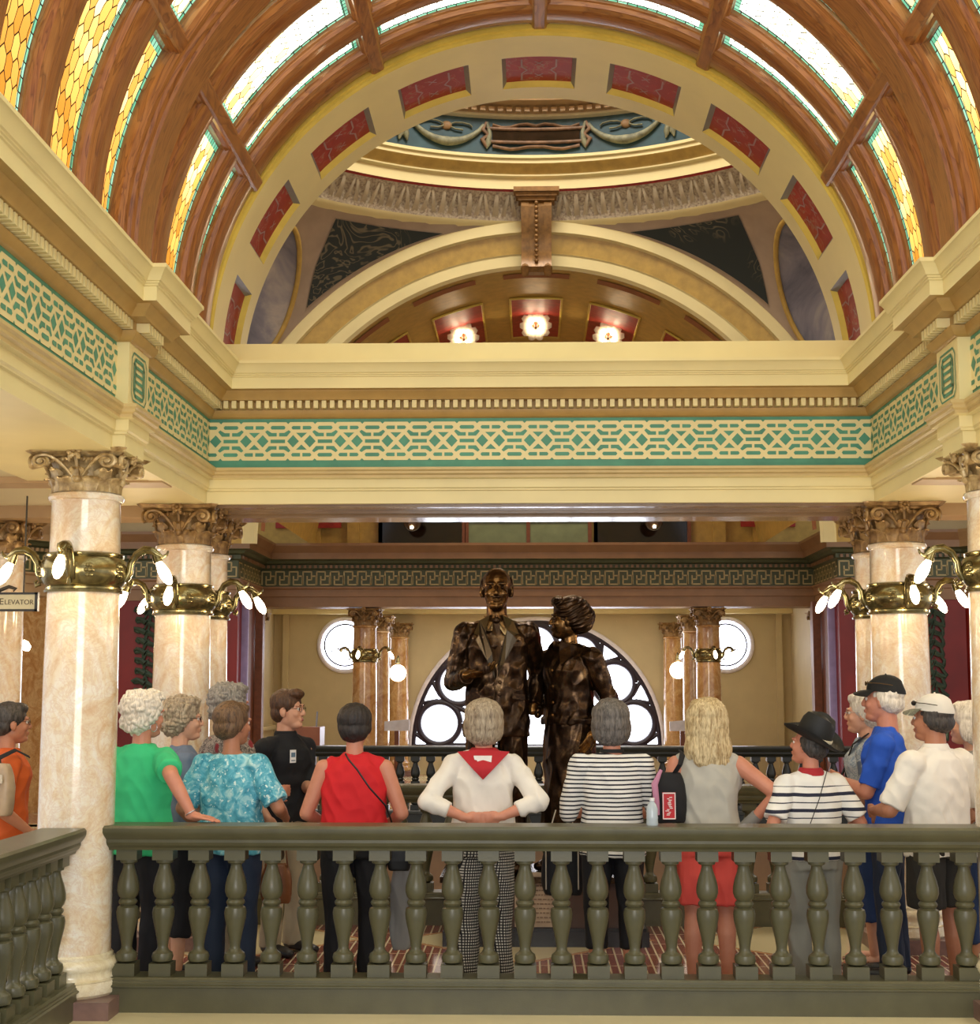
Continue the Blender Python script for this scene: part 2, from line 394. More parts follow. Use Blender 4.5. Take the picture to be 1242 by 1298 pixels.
def blockpat(mb,o,d,nrm,L,lift=.004):
    k0=len(mb.m)
    o=Vector(o);d=Vector(d);nr=Vector(nrm)
    def F(q,l=lift): return (o.x+d.x*q.x+nr.x*l,o.y+d.y*q.x+nr.y*l,3.27+q.y)
    H=.30
    def ring(u0,u1,v0,v1,c,w):
        strip(mb,[(u0+c,v0),(u1-c,v0),(u1,v0+c),(u1,v1-c),(u1-c,v1),(u0+c,v1),(u0,v1-c),(u0,v0+c),(u0+c,v0)],w,F)
    ring(.04,L-.04,.02,H-.02,.035,.01); ring(.085,L-.085,.05,H-.05,.03,.02)
    for k in range(4): strip(mb,[(.12,.09+.04*k),(L-.12,.09+.04*k)],.018,F)
    strip(mb,[(.115,.075),(.115,.225)],.014,F); strip(mb,[(L-.115,.075),(L-.115,.225)],.014,F)
    for q in range(k0,len(mb.m)): mb.m[q]=1
def entab(idx,segs,label):
    mb=MB()
    for sg in segs:
        em=list(emat)
        if sg in (1,2,3,7,8,9): em=[3 if q==1 else q for q in em]
        sweep(mb,pth,ENT,[sg],mats=em)
    if idx==1: mb.b2(XL-.85,XL-.02,-1.5,YB+.1,3.003,3.03,0)
    if idx==3: mb.b2(XR+.02,XR+.85,-1.5,YB+.1,3.003,3.03,0)
    if idx==2: mb.b2(XL-.02,XR+.02,YB+.04,YB+.56,2.998,3.03,4)
    o=mb.build('trim_%d'%idx,emats,None,30,recalc=False); struct(o,label); return o
e1=entab(1,[0,1,2,3,4],'cream entablature running along the left side of the well')
e2=entab(2,[5],'cream entablature across the back of the well, above the statue')
e3=entab(3,[6,7,8,9,10],'cream entablature running along the right side of the well')
def runs(par,lst,blocks):
    fr=MB(); de=MB()
    for o,d,n,L,t in lst:
        lattice(fr,(o[0]+n[0]*.012,o[1]+n[1]*.012),d,n,L,t); dentil(de,Vector(o),Vector(o)+Vector(d)*L,n)
    for o,d,n,L in blocks:
        blockpat(fr,(o[0]+n[0]*.012,o[1]+n[1]*.012),d,n,L); dentil(de,Vector(o)+Vector(d)*.02,Vector(o)+Vector(d)*(L-.02),n)
    fr.build('frieze_pattern',[M['cream'],M['green']],par,0,recalc=False); de.build('dentil_course',M['cream'],par,0)
runs(e2,[((XL,YB),(1,0),(0,-1),2*W,14)],[])
runs(e1,[((XL,1.0),(0,1),(1,0),6.74,20),((XL,8.12),(0,1),(1,0),YB-8.12,6)],[((XL+.07,7.74),(0,1),(1,0),.38)])
runs(e3,[((XR,1.0),(0,1),(-1,0),6.74,20),((XR,8.12),(0,1),(-1,0),YB-8.12,6)],[((XR-.07,7.74),(0,1),(-1,0),.38)])
# parapet over the back beam, soffit back edge
mb=MB(); mb.b2(XL-.1,XR+.1,YB,YB+.25,3.95,4.125); struct(mb.build('trim_4',M['cream'],None,0),'plain cream parapet above the back cornice')
mb=MB()
prof=[(0,3.0),(.03,2.985),(.03,2.96),(.0,2.95)]
mb.b2(XL-.02,XR+.02,10.62,10.92,2.965,3.3); mb.b2(XL-.4,XR+.4,10.16,10.20,2.985,3.01); mb.b2(XL-.4,XR+.4,10.50,10.54,2.985,3.01)
struct(mb.build('trim_5',emats[4],None,20),'tan beam behind the back entablature')
# side ceilings
for s,nm in ((-1,'left'),(1,'right')):
    x0=A+s*(W+.02); x1=A+s*7.5
    mb=MB(); a,b=min(x0,x1),max(x0,x1)
    mb.b2(a,b,-1.5,8.9,3.03,3.2,0); mb.b2(a,b,8.9,9.15,2.99,3.2,1); mb.b2(a,b,9.15,10.6,3.06,3.2,0); mb.b2(a,b,10.6,10.95,2.97,3.3,1)
    struct(mb.build('ceiling_%s'%nm,[M['cream2'],M['tan']],None,0),'plain cream ceiling of the %s aisle'%nm)
# ---------- wooden barrel vault ----------
ZVV=4.11
def arcsweep(mb,prof,a0,a1,n=96,cx=AV,zc=ZV,mats=0,v0=0):
    rows=[];uvs=[]; vv=[0]
    for (y0,r0),(y1,r1) in zip(prof[:-1],prof[1:]): vv.append(vv[-1]+math.hypot(y1-y0,r1-r0))
    for i in range(n+1):
        a=a0+(a1-a0)*i/n
        rows.append([(cx-r*math.cos(a),y,zc+r*math.sin(a)) for y,r in prof]); uvs.append([(2.42*a+v0*3.1,v+v0) for v in vv])
    mb.grid(rows,mats,uvs)
RG=2.375
a_s=-.06
def rib(y0,y1,rin,idx,label,big=False):
    d=y1-y0; e=.05 if not big else .07
    pr=[(y0,RG+.03),(y0,rin+.06),(y0+.012,rin+.05),(y0+.02,rin+.022),(y0+.035,rin+.016),(y0+e,rin+.004),(y0+e+.01,rin),(y1-e-.01,rin),(y1-e,rin+.004),(y1-.035,rin+.016),(y1-.02,rin+.022),(y1-.012,rin+.05),(y1,rin+.06),(y1,RG+.03)]
    if big:
        m=(y0+y1)/2
        pr=[(y0,RG+.03),(y0,rin+.09),(y0+.02,rin+.06),(y0+.05,rin+.05),(y0+.055,rin+.03),(y0+.09,rin+.02),(y0+.095,rin),(y1-.095,rin),(y1-.09,rin+.02),(y1-.055,rin+.03),(y1-.05,rin+.05),(y1-.02,rin+.06),(y1,rin+.09),(y1,RG+.03)]
    mb=MB(); arcsweep(mb,pr,a_s,PI-a_s,110,zc=ZVV,v0=idx*1.7)
    return struct(mb.build('trim_%d'%idx,M['wood'],None,30,recalc=False),label)
ribs=[(9.70,10.02,2.295,'oak rib next to the cream arch'),(9.20,9.46,2.29,'oak rib, second from the cream arch'),(8.42,8.72,2.29,'oak rib just beyond the broad oak rib'),
      (7.72,8.20,2.225,'broad oak rib rising from the cornice block over the front columns'),(7.08,7.40,2.29,'oak rib on the near side of the broad rib'),(6.30,6.58,2.29,'oak rib of the near bay'),(5.5,5.86,2.29,'oak rib of the near bay'),(4.75,5.0,2.29,'oak rib of the near bay'),(3.9,4.38,2.225,'broad oak rib of the nearest bay'),(3.2,3.5,2.29,'oak rib overhead'),(2.3,2.6,2.29,'oak rib overhead'),(1.2,1.6,2.29,'oak rib overhead')]
ti=6
for y0,y1,r,lb in ribs:
    rib(y0,y1,r,ti,lb,big=(y1-y0)>.45); ti+=1
# purlins
for q,ang in enumerate((30,60,90,120,150)):
    a=math.radians(ang); R=2.28
    cr=Vector((-math.cos(a),0,math.sin(a))); tg=Vector((math.sin(a),0,math.cos(a)))
    mb=MB(); h=.075
    pr=[(-h,RG+.02),(-h,R+.045),(-h+.02,R+.03),(-h+.025,R+.01),(-h+.04,R),(h-.04,R),(h-.025,R+.01),(h-.02,R+.03),(h,R+.045),(h,RG+.02)]
    rows=[];uvs=[]
    for y in (0.6,10.03):
        rows.append([Vector((AV,y,ZVV))+cr*r+tg*t_ for t_,r in pr]); uvs.append([(y,.02*k+q*.9) for k in range(len(pr))])
    mb.grid(rows,0,uvs)
    struct(mb.build('trim_%d'%ti,M['wood'],None,30,recalc=False),'straight oak purlin of the vault'); ti+=1
# stained glass between ribs and purlins
bands=[(9.46,9.70),(8.72,9.20),(8.20,8.42),(7.40,7.72),(6.58,7.08),(5.86,6.30),(5.0,5.5),(4.38,4.75),(3.5,3.9),(2.6,3.2),(1.6,2.3),(.6,1.2)]
wi=1
for y0,y1 in bands:
    for k in range(6):
        a0=math.radians(30*k)+(.034 if k else a_s); a1=math.radians(30*k+30)-(.034 if k<5 else a_s)
        mb=MB(); bw=.038; ba=bw/RG; n=10
        def pan(ya,yb,aa,ab,mat,n=n):
            rows=[];uvs=[]
            for i in range(n+1):
                a=aa+(ab-aa)*i/n; rows.append([(AV-RG*math.cos(a),y,ZVV+RG*math.sin(a)) for y in (ya,yb)]); uvs.append([(RG*a,y+.001) for y in (ya,yb)])
            mb.grid(rows,mat,uvs)
        ya,yb=y0-.0,y1+.0
        pan(ya,yb,a0,a0+ba,1,1); pan(ya,yb,a1-ba,a1,1,1); pan(ya,ya+bw,a0+ba,a1-ba,1); pan(yb-bw,yb,a0+ba,a1-ba,1); pan(ya+bw,yb-bw,a0+ba,a1-ba,0)
        # lead came between border and field
        for yy in (ya+bw,yb-bw):
            rows=[]
            for i in range(n+1):
                a=a0+ba+(a1-a0-2*ba)*i/n; rows.append([(AV-(RG-.004)*math.cos(a),y,ZVV+(RG-.004)*math.sin(a)) for y in (yy-.004,yy+.004)])
            mb.grid(rows,2)
        o=mb.build('window_%d'%wi,[M['glass'],M['gborder'],M['leading']],None,30,recalc=False); struct(o,'leaded stained glass panel of the vault'); wi+=1
# ---------- cream soffit arch with red coffers ----------
R0=2.30; Y0,Y1=10.06,11.20
mb=MB()
# front face ring + lip
arcsweep(mb,[(Y0+.02,2.52),(Y0+.02,2.40)],-.06,PI+.06,96,mats=2)  # poor light on this front face is put into its grey colour
arcsweep(mb,[(Y0+.02,2.40),(Y0-.01,2.395),(Y0-.03,2.37),(Y0-.03,2.35)],-.06,PI+.06,96,mats=1)
arcsweep(mb,[(Y0-.03,2.35),(Y0-.03,2.335),(Y0-.01,2.33),(Y0-.01,2.315),(Y0,2.305),(Y0+.01,R0)],-.06,PI+.06,96,mats=1)
cy0,cy1=10.42,10.98
def P3(a,y,r): return (AV-r*math.cos(a),y,ZV+r*math.sin(a))
arcsweep(mb,[(Y0+.01,R0),(cy0,R0)],-.06,PI+.06,96); arcsweep(mb,[(cy1,R0),(Y1,R0),(Y1,2.6)],-.06,PI+.06,96)
cen=[math.radians(90+20*k-0) for k in range(-4,5)]; hw=math.radians(6.9)
edges=[-.06]
for c in cen: edges+= [c-hw,c+hw]
edges.append(PI+.06)
for i in range(len(edges)-1):
    a0,a1=edges[i],edges[i+1]; n=6
    if i%2==0:
        mb.grid([[P3(a0+(a1-a0)*q/n,y,R0) for y in (cy0,cy1)] for q in range(n+1)],0)
    else:
        ia,iy,dr=.014,.03,.04
        for q in range(n):
            u0,u1=a0+(a1-a0)*q/n,a0+(a1-a0)*(q+1)/n; w0,w1=a0+ia+(a1-a0-2*ia)*q/n,a0+ia+(a1-a0-2*ia)*(q+1)/n
            mb.add([P3(u0,cy0,R0),P3(u1,cy0,R0),P3(w1,cy0+iy,R0+dr),P3(w0,cy0+iy,R0+dr)],[(0,1,2,3)],2)
            mb.add([P3(u0,cy1,R0),P3(u1,cy1,R0),P3(w1,cy1-iy,R0+dr),P3(w0,cy1-iy,R0+dr)],[(3,2,1,0)],1)
            mb.add([P3(w0,cy0+iy,R0+dr),P3(w1,cy0+iy,R0+dr),P3(w1,cy1-iy,R0+dr),P3(w0,cy1-iy,R0+dr)],[(0,1,2,3)],4)
        for aa,bb in ((a0,a0+ia),(a1,a1-ia)):
            mb.add([P3(aa,cy0,R0),P3(aa,cy1,R0),P3(bb,cy1-iy,R0+dr),P3(bb,cy0+iy,R0+dr)],[(0,1,2,3)],2)
struct(mb.build('trim_%d'%ti,[M['cream'],M['goldlip'],M['greyblue'],M['mould'],M['redpanel']],None,25,recalc=False),'cream arch with red coffered panels opening into the rotunda'); ti+=1
# painted stencil figures in the red coffers
mb=MB()
for c in cen:
    for s in (-1,1):
        F=lambda q:P3(c+q.x/2.34,q.y,R0+.036)
        strip(mb,[(s*.13,10.55),(s*.13,10.68),(s*.09,10.74),(s*.13,10.80),(s*.13,10.92)],.014,F)
    for y in (10.62,10.84):
        strip(mb,[(-.03,y-.03),(.03,y+.03)],.01,F); strip(mb,[(.03,y-.03),(-.03,y+.03)],.01,F)
struct(mb.build('trim_%d'%ti,plain('grey_pink_stencil','A8888A',.5),None,0),'pale stencilled figures on the red coffer panels'); ti+=1
# shell above the vault arch (closes the end of the vault)
mb=MB(); n=48
mb.grid([[P3(PI*i/n,10.10,2.5),P3(PI*i/n,10.10,4.3)] for i in range(n+1)],0)
struct(mb.build('wall_arch',M['cream2'],None,0),'plaster end wall above the cream arch')
# ---------- rotunda beyond ----------
CX,CY=.1,14.95; HS=4.25; RA=4.29; ZA=3.62
# ring mouldings
prof=[(4.30,7.86),(4.24,7.90),(4.22,7.95),(4.16,7.97)]
mb=MB(); mb.lathe([(4.32,7.84),(4.25,7.88),(4.22,7.93)],96,(CX,CY,0),0,cap=False)
mb.lathe([(4.22,7.93),(4.19,8.0),(4.12,8.14),(3.98,8.25)],96,(CX,CY,0),1,cap=False)
mb.lathe([(3.98,8.25),(3.97,8.27),(3.95,8.275)],96,(CX,CY,0),3,cap=False)
mb.lathe([(3.95,8.275),(3.95,8.42),(3.90,8.44),(3.90,8.46)],96,(CX,CY,0),0,cap=False)
mb.lathe([(3.90,8.46),(3.88,8.50),(3.82,8.55),(3.80,8.58)],96,(CX,CY,0),2,cap=False)
mb.lathe([(3.80,8.58),(3.80,8.63),(3.77,8.64),(3.77,8.68),(3.85,8.70)],96,(CX,CY,0),0,cap=False)
struct(mb.build('trim_%d'%ti,[M['cream'],M['acanthus'],M['gold'],M['redflat']],None,30),'ring cornice with leaf moulding at the foot of the dome'); ti+=1
# acanthus leaves modelled on the cove
mb=MB()
for i in range(72):
    a=2*PI*(i+.5)/72
    if math.sin(a)<-.2: continue
    for s in (-1,0,1):
        rows=[]
        for k in range(6):
            u=k/5; r=4.215-.20*u-.03*math.sin(u*PI); z=7.96+.25*u; w=(.055*(1-u*.5))*(.6 if s else .8)
            aa=a+s*.024*(1+u*.6)
            rows.append([(CX+(r-.0)*math.cos(aa+q*w/4.2),CY+(r+.0)*math.sin(aa+q*w/4.2),z+ (0.012 if q==0 else 0)) for q in (-1,0,1)])
        mb.grid(rows,0)
struct(mb.build('trim_%d'%ti,plain('leaf_relief','C6B89C',.5,var=.08),None,40),'row of raised leaves on the ring moulding'); ti+=1
# drum frieze, dentils, upper band and dome
mb=MB(); mb.lathe([(3.87,8.69),(3.87,9.20)],96,(CX,CY,0),0,cap=False); mb.lathe([(3.87,9.20),(3.80,9.22),(3.80,9.25)],96,(CX,CY,0),1,cap=False)
mb.lathe([(3.80,9.25),(3.78,9.33),(3.60,9.36),(3.55,9.48),(3.55,9.55)],96,(CX,CY,0),2,cap=False)
struct(mb.build('wall_drum',[M['friezeblue'],M['cream2'],M['tan']],None,30),'blue painted frieze of the drum')
mb=MB()
for i in range(200):
    a=2*PI*i/200
    if math.sin(a)<.0: continue
    mb.box(0,0,0,.05,.07,.06,0,Matrix.Translation((CX+3.74*math.cos(a),CY+3.74*math.sin(a),9.285))@Matrix.Rotation(a,4,'Z'))
struct(mb.build('trim_%d'%ti,M['tan'],None,0),'row of dentils over the blue frieze'); ti+=1
mb=MB(); mb.lathe([(3.55,9.55)]+[(3.55*math.cos(t),9.55+3.2*math.sin(t)) for t in [PI/2*k/12 for k in range(1,13)]],64,(CX,CY,0),0,cap=False)
struct(mb.build('ceiling_dome',M['tan'],None,40),'dome above the drum')
# painted garlands and cartouche on the frieze
mb=MB()
def fr(a,z,r=3.84): return (CX+r*math.sin(a),CY+r*math.cos(a),z)
for c in (-.62,-.31,.31,.62,-.93,.93):
    pts=[fr(c+u*.13,9.10-.26*(1-u*u)**.8 if abs(u)<1 else 9.10) for u in [x/8 for x in range(-8,9)]]
    mb.tube(pts,[.025+.04*(1-abs(x/8)) for x in range(-8,9)],8,0)
    for s in (-1,1):
        mb.tube([fr(c+s*.14,9.14),fr(c+s*.15,9.0),fr(c+s*.145,8.86),fr(c+s*.14,8.78)],[.02,.03,.045,.01],8,0)
        mb.tube([fr(c+s*(.05+.04*math.cos(t)),9.06+.05*math.sin(t)) for t in [x*.7 for x in range(8)]],.012,6,0)
    mb.ell(fr(c,9.06,3.86),(.075,.03,.06),mat=1)
mb2=MB()
for (a,b,z0,z1) in ((-.17,.17,8.86,8.89),(-.17,.17,9.04,9.07)):
    mb2.tube([fr(a+(b-a)*k/10,(z0+z1)/2) for k in range(11)],.025,8,0)
for s in (-1,1):
    mb2.tube([fr(s*.17,8.80),fr(s*.185,8.9),fr(s*.165,8.97),fr(s*.185,9.04),fr(s*.17,9.14)],[.02,.035,.03,.035,.02],8,0)
    mb2.tube([fr(s*.03*k,9.10+.03*math.sin(k*1.3)) for k in range(6)],.022,6,0); mb2.tube([fr(s*.03*k,8.80+.02*math.sin(k*1.3+1)) for k in range(6)],.022,6,0)
mb2.grid([[fr(-.15+.3*k/10,z,3.85) for z in (8.90,9.03)] for k in range(11)],1)
struct(mb.build('trim_%d'%ti,[M['garland'],plain('painted_rosette','84643C',.6)],None,60),'painted garlands on the drum frieze'); ti+=1
struct(mb2.build('trim_%d'%ti,[M['cart'],M['darkwin']],None,60),'brown scroll cartouche on the drum frieze'); ti+=1
# pendentives (piece of a sphere between the big arches) with inset painted triangles
def pend(sx,inset,r_off,mat,name,label):
    mb=MB(); rows=[]; n=22
    for i in range(n+1):
        t=i/n
        z=ZA+.02+(RA-.02)*(t**.8) if not inset else ZA+.55+(RA-.80)*(t)
        x=math.sqrt(max(RA*RA-(z-ZA)**2,0)); x=min(x,HS)
        d=math.hypot(HS,x); t1=math.atan2(x,HS) # angle from +Y axis to arch point
        t0,t2=t1,PI/2-t1
        if inset:
            g=.075+.03*0; t0+= g; t2-=g
            if t0>t2: t0=t2=(PI/4)
        rows.append([(CX+sx*(d+r_off)*math.sin(t0+(t2-t0)*k/12),CY+(d+r_off)*math.cos(t0+(t2-t0)*k/12),z) for k in range(13)])
    # recompute: far arch plane at Y=CY+HS
    mb.grid(rows,0)
    return struct(mb.build(name,mat,None,40),label)
def pend2(sx,inset,off,mat,name,label):
    mb=MB(); rows=[]; n=26
    for i in range(n+1):
        t=i/n
        z=(ZA+.1+(RA-.1)*t) if not inset else (6.70+(7.76-6.70)*t)
        h=math.sqrt(max(RA*RA-(z-ZA)**2,0)); h=min(h,HS)   # half opening at this height
        a0=math.atan2(h,HS); a1=PI/2-a0; d=math.hypot(HS,h)-off
        if a1<a0: a0=a1=PI/4
        if inset: a0+=.03; a1=math.radians(36.9)-.02*abs(t-.5)
        if a1<a0: a0=a1=(a1 if inset else PI/4)
        rows.append([(CX+sx*d*math.sin(a0+(a1-a0)*k/16),CY+d*math.cos(a0+(a1-a0)*k/16),z) for k in range(17)])
    mb.grid(rows,0); return struct(mb.build(name,mat,None,40),label)
for s,nm in ((-1,'left'),(1,'right')):
    pend2(s,False,0,M['pink'],'wall_pendentive_%s'%nm,'%s pendentive under the ring'%nm)
    pend2(s,True,.02,M['pend'],'trim_%d'%ti,'dark painted scrollwork panel of the %s pendentive'%nm); ti+=1
for s,nm in ((-1,'left'),(1,'right')):
    def onp(al,z,off):
        h=math.sqrt(max(RA*RA-(z-ZA)**2,0)); d=math.hypot(HS,min(h,HS))-off; return (CX+s*d*math.sin(al),CY+d*math.cos(al),z)
    mb=MB(); n=40; zc_,ra,rz=6.75,math.radians(6.0),.85
    mb.grid([[onp(PI/4+ra*u*math.cos(2*PI*i/n),zc_+rz*u*math.sin(2*PI*i/n),.03) for u in (.01,.35,.7,1)] for i in range(n+1)],0)
    mb.tube([onp(PI/4+ra*math.cos(2*PI*i/n),zc_+rz*math.sin(2*PI*i/n),.05) for i in range(n+1)],.035,8,1)
    struct(mb.build('trim_%d'%ti,[M['mural'],M['gold']],None,50),'oval cloud painting in a gold ring on the %s pendentive'%nm); ti+=1
# far arch: stepped bands, soffit with coffers
def arcY(mb,prof,mat,cx=CX,zc=ZA,n=72,a0=0,a1=PI): arcsweep(mb,prof,a0,a1,n,cx,zc,mat)
YF=CY+HS
mb=MB()
arcY(mb,[(YF+.05,4.40),(YF-.04,4.30),(YF-.04,4.16),(YF+.02,4.14)],0); arcY(mb,[(YF+.02,4.14),(YF+.03,4.10),(YF+.08,3.92),(YF+.08,3.90)],1)
arcY(mb,[(YF+.08,3.90),(YF+.1,3.88),(YF+.1,3.74),(YF+.14,3.70)],0)
arcY(mb,[(YF+.14,3.70),(YF+.75,3.70),(YF+1.3,3.70)],2,a0=.12,a1=PI-.12)
arcY(mb,[(YF+1.3,3.70),(24.6,3.72)],2,a0=.12,a1=PI-.12)
struct(mb.build('trim_%d'%ti,[M['cream'],M['gold'],M['gold']],None,30),'great arch on the far side of the rotunda'); ti+=1
mb=MB(); mr=MB()
for k in range(-4,5):
    c=math.radians(90+18*k); hw=math.radians(5.8)
    q=8; ya,yb=20.75,23.1
    for i in range(q):
        a0,a1=c-hw+2*hw*i/q,c-hw+2*hw*(i+1)/q
        f=lambda a,y,r:(CX-r*math.cos(a),y,ZA+r*math.sin(a))
        mb.add([f(a0,ya,3.685),f(a1,ya,3.685),f(a1,yb,3.685),f(a0,yb,3.685)],[(0,1,2,3)],0)
    fr_=[f(c-hw,ya,3.68),f(c-hw/2,ya,3.68),f(c,ya,3.68),f(c+hw/2,ya,3.68),f(c+hw,ya,3.68),f(c+hw,yb,3.68),f(c,yb,3.68),f(c-hw,yb,3.68),f(c-hw,ya,3.68)]
    mb.tube(fr_,.018,6,1)
for k in range(-4,5):
    c=math.radians(90+20*k+0); hw=math.radians(7.0)
    f=lambda a,y,r:(CX-r*math.cos(a),y,ZA+r*math.sin(a))
    for i in range(6):
        a0,a1=c-hw+2*hw*i/6,c-hw+2*hw*(i+1)/6
        mb.add([f(a0,19.5,3.69),f(a1,19.5,3.69),f(a1,19.62,3.66),f(a0,19.62,3.66)],[(0,1,2,3)],2)
        mb.add([f(a0,19.62,3.66),f(a1,19.62,3.66),f(a1,19.7,3.69),f(a0,19.7,3.69)],[(0,1,2,3)],3)
struct(mb.build('trim_%d'%ti,[M['redflat'],M['goldlip'],plain('dull_red_inset','9A6038',.5),M['brownstone']],None,0),'red coffers and inset strips of the far arch'); ti+=1
# side arches: archivolt rings and lunettes with a cloud mural
for s,nm in ((-1,'left'),(1,'right')):
    xw=CX+s*HS
    mb=MB()
    def ring(r0,r1,dx,mat):
        n=64; mb.grid([[(xw+s*dx0,CY+r*math.cos(PI*i/n),ZA+r*math.sin(PI*i/n)) for r,dx0 in ((r0,dx),(r1,dx))] for i in range(n+1)],mat)
    ring(4.32,4.05,-.03,0); ring(4.05,4.02,.03,1); ring(4.02,3.95,.03,1)
    struct(mb.build('trim_%d'%ti,[M['cream2'],M['gold']],None,0),'%s arch ring round the painted lunette'%nm); ti+=1
    n=48; mb=MB(); mb.add([(xw+s*.12,CY+4.3*math.cos(PI*i/n),ZA+4.3*math.sin(PI*i/n)) for i in range(n+1)],[tuple(range(n+1))])
    struct(mb.build('wall_lunette_%s'%nm,M['mural'],None,0),'cloudy painted lunette on the %s'%nm)
# scroll console on the crown of the far arch
mb=MB(); 
zt=8.27
mb.b2(-.30,.30,-.42,.05,zt-.06,zt,0); mb.b2(-.27,.27,-.38,.05,zt-.11,zt-.06,0); mb.b2(-.24,.24,-.34,.05,zt-.16,zt-.11,0)
sp=[(-.30,zt-.16),(-.35,zt-.24),(-.32,zt-.38),(-.22,zt-.55),(-.14,zt-.75),(-.12,zt-.9),(-.16,zt-1.0),(-.10,zt-1.06),(.05,zt-1.06),(.05,zt-.16)]
for x0,x1,b in ((-.20,-.10,0),(.10,.20,0),(-.10,.10,.02)):
    vs=[(x,y+b,z) for x in (x0,x1) for y,z in sp]; n=len(sp)
    mb.add(vs,[tuple(range(n)),tuple(range(n,2*n))[::-1]]+[(i,(i+1)%n,n+(i+1)%n,n+i) for i in range(n)])
for k in range(14):
    t=k/13; y=-.35+.24*t-.02*math.sin(t*PI)*2; mb.ell((0,y,zt-.2-.78*t),.028,n=10,k=6,mat=0)
for s in (-1,1): mb.tube([(s*.15,-.12,zt-1.0),(s*.15,-.2,zt-1.04),(s*.15,-.16,zt-1.1),(s*.15,-.08,zt-1.06)],[.05,.06,.05,.03],8)
mb.xf(Matrix.Translation((CX,YF-.02,0)))
o=mb.build('scroll_bracket',M['bracket'],None,30); tag(o,'gilded brown scroll bracket at the crown of the far arch','bracket')
# ceiling rosette lamps in the far coffers
def flower():
    t=thing('rosette_lamp','flower-shaped ceiling lamp glowing in the middle red coffer','ceiling lamp',(0,0,0))
    mb=MB()
    for i in range(10):
        a=2*PI*i/10; rows=[]
        for k in range(5):
            u=k/4; r=.04+.2*u; z=-.03-.05*math.sin(u*PI*.8)
            w=.075*math.sin(PI*(.25+.6*u))
            rows.append([(r*math.cos(a)-q*w*math.sin(a),r*math.sin(a)+q*w*math.cos(a),z+abs(q)*.02) for q in (-1,-.5,0,.5,1)])
        mb.grid(rows,0)
    mb.build('petal_shade',plain('ivory_glass_petals','E8D8C0',.3),t,50)
    b=MB(); b.lathe([(0,-.16),(.02,-.15),(.03,-.12),(.05,-.09),(.04,-.05),(.06,-.03),(.06,0)],14); b.build('centre_boss',M['wood2'],t,40)
    for i in range(4):
        a=PI/4+PI/2*i; c=MB(); c.ell((.1*math.cos(a),.1*math.sin(a),-.11),(.035,.035,.045),n=12,k=8); c.build('bulb',M['bulb'],t,60)
    return t
fl=flower(); lab=['flower-shaped ceiling lamp glowing in the left lit red coffer','flower-shaped ceiling lamp glowing in the middle red coffer','flower-shaped ceiling lamp glowing in the right lit red coffer']
for i,k in enumerate((-1,0,1)):
    c=math.radians(90+18*k); o=fl if i==1 else fl
    loc=(CX-3.56*math.cos(c),21.85,ZA+3.56*math.sin(c))
    if i==0: o=fl; o.location=loc; o['label']=lab[0]
    else: o=dup(fl,loc,None,lab[i])
    o.rotation_euler=(math.radians(-58),0,(PI/2-c)*.5); o['group']='rosette lamps of the far arch'
# ---------- far entablature, piers and walls ----------
EF=[(-.6,3.02),(0,3.02),(0,3.18),(.02,3.19),(.02,3.30),(.05,3.32),(.05,3.345),(.0,3.35),(0,3.62),(.04,3.64),(.04,3.70),(.1,3.72),(.12,3.76),(.2,3.78),(.2,3.88),(.24,3.94),(.27,3.99),(.27,4.03),(-.2,4.06)]
fm=[0]*(len(EF)-1)
for i in range(len(EF)-1):
    z=EF[i][1]
    if z==3.35: fm[i]=1
    if z>=3.62 and z<3.78: fm[i]=2
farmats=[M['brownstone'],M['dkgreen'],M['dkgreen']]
def fretband(mb,o,d,nr,L,z0,z1,lift=.006):
    o=Vector(o);d=Vector(d);nr=Vector(nr); H=z1-z0; u=H*1.05; n=max(1,int(L/u)); u=L/n
    key=[(0,0),(0,1),(.62,1),(.62,.38),(.3,.38),(.3,.66)]; key2=[(.3,.38),(.3,0),(.95,0),(.95,.66),(.62,.66)]
    for i in range(n):
        for K in (key,key2):
            strip(mb,[(u*i+x*u,z0+y*H) for x,y in K],.022,lambda q:(o.x+d.x*q.x+nr.x*lift,o.y+d.y*q.x+nr.y*lift,q.y))
def farent(path,name,label,mats=farmats):
    global ti
    mb=MB(); sweep(mb,path,EF,range(len(path)-1),mats=fm); o=mb.build('trim_%d'%ti,mats,None,30,recalc=False); struct(o,label); ti+=1
    f=MB(); de=MB()
    for a,b in zip(path[:-1],path[1:]):
        a=Vector(a);b=Vector(b);L=(b-a).length
        if L<.3: continue
        d=(b-a)/L; n=Vector((d.y,-d.x)); fretband(f,a+d*.02,d,n,L-.04,3.38,3.59); dentil(de,a,b,n,3.645,3.69,.035,.075,.04,.085)
    f.build('fret_pattern',M['fret'],o,0,recalc=False); de.build('dentil_course',mats[0],o,0)
    return o
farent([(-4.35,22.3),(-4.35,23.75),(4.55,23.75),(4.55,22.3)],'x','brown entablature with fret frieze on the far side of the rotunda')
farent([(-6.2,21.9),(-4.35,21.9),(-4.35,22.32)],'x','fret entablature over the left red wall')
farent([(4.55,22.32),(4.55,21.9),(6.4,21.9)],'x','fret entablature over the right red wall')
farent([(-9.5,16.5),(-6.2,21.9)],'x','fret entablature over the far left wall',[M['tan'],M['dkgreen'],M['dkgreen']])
farent([(6.4,21.9),(9.7,16.5)],'x','fret entablature over the far right wall',[M['tan'],M['dkgreen'],M['dkgreen']])
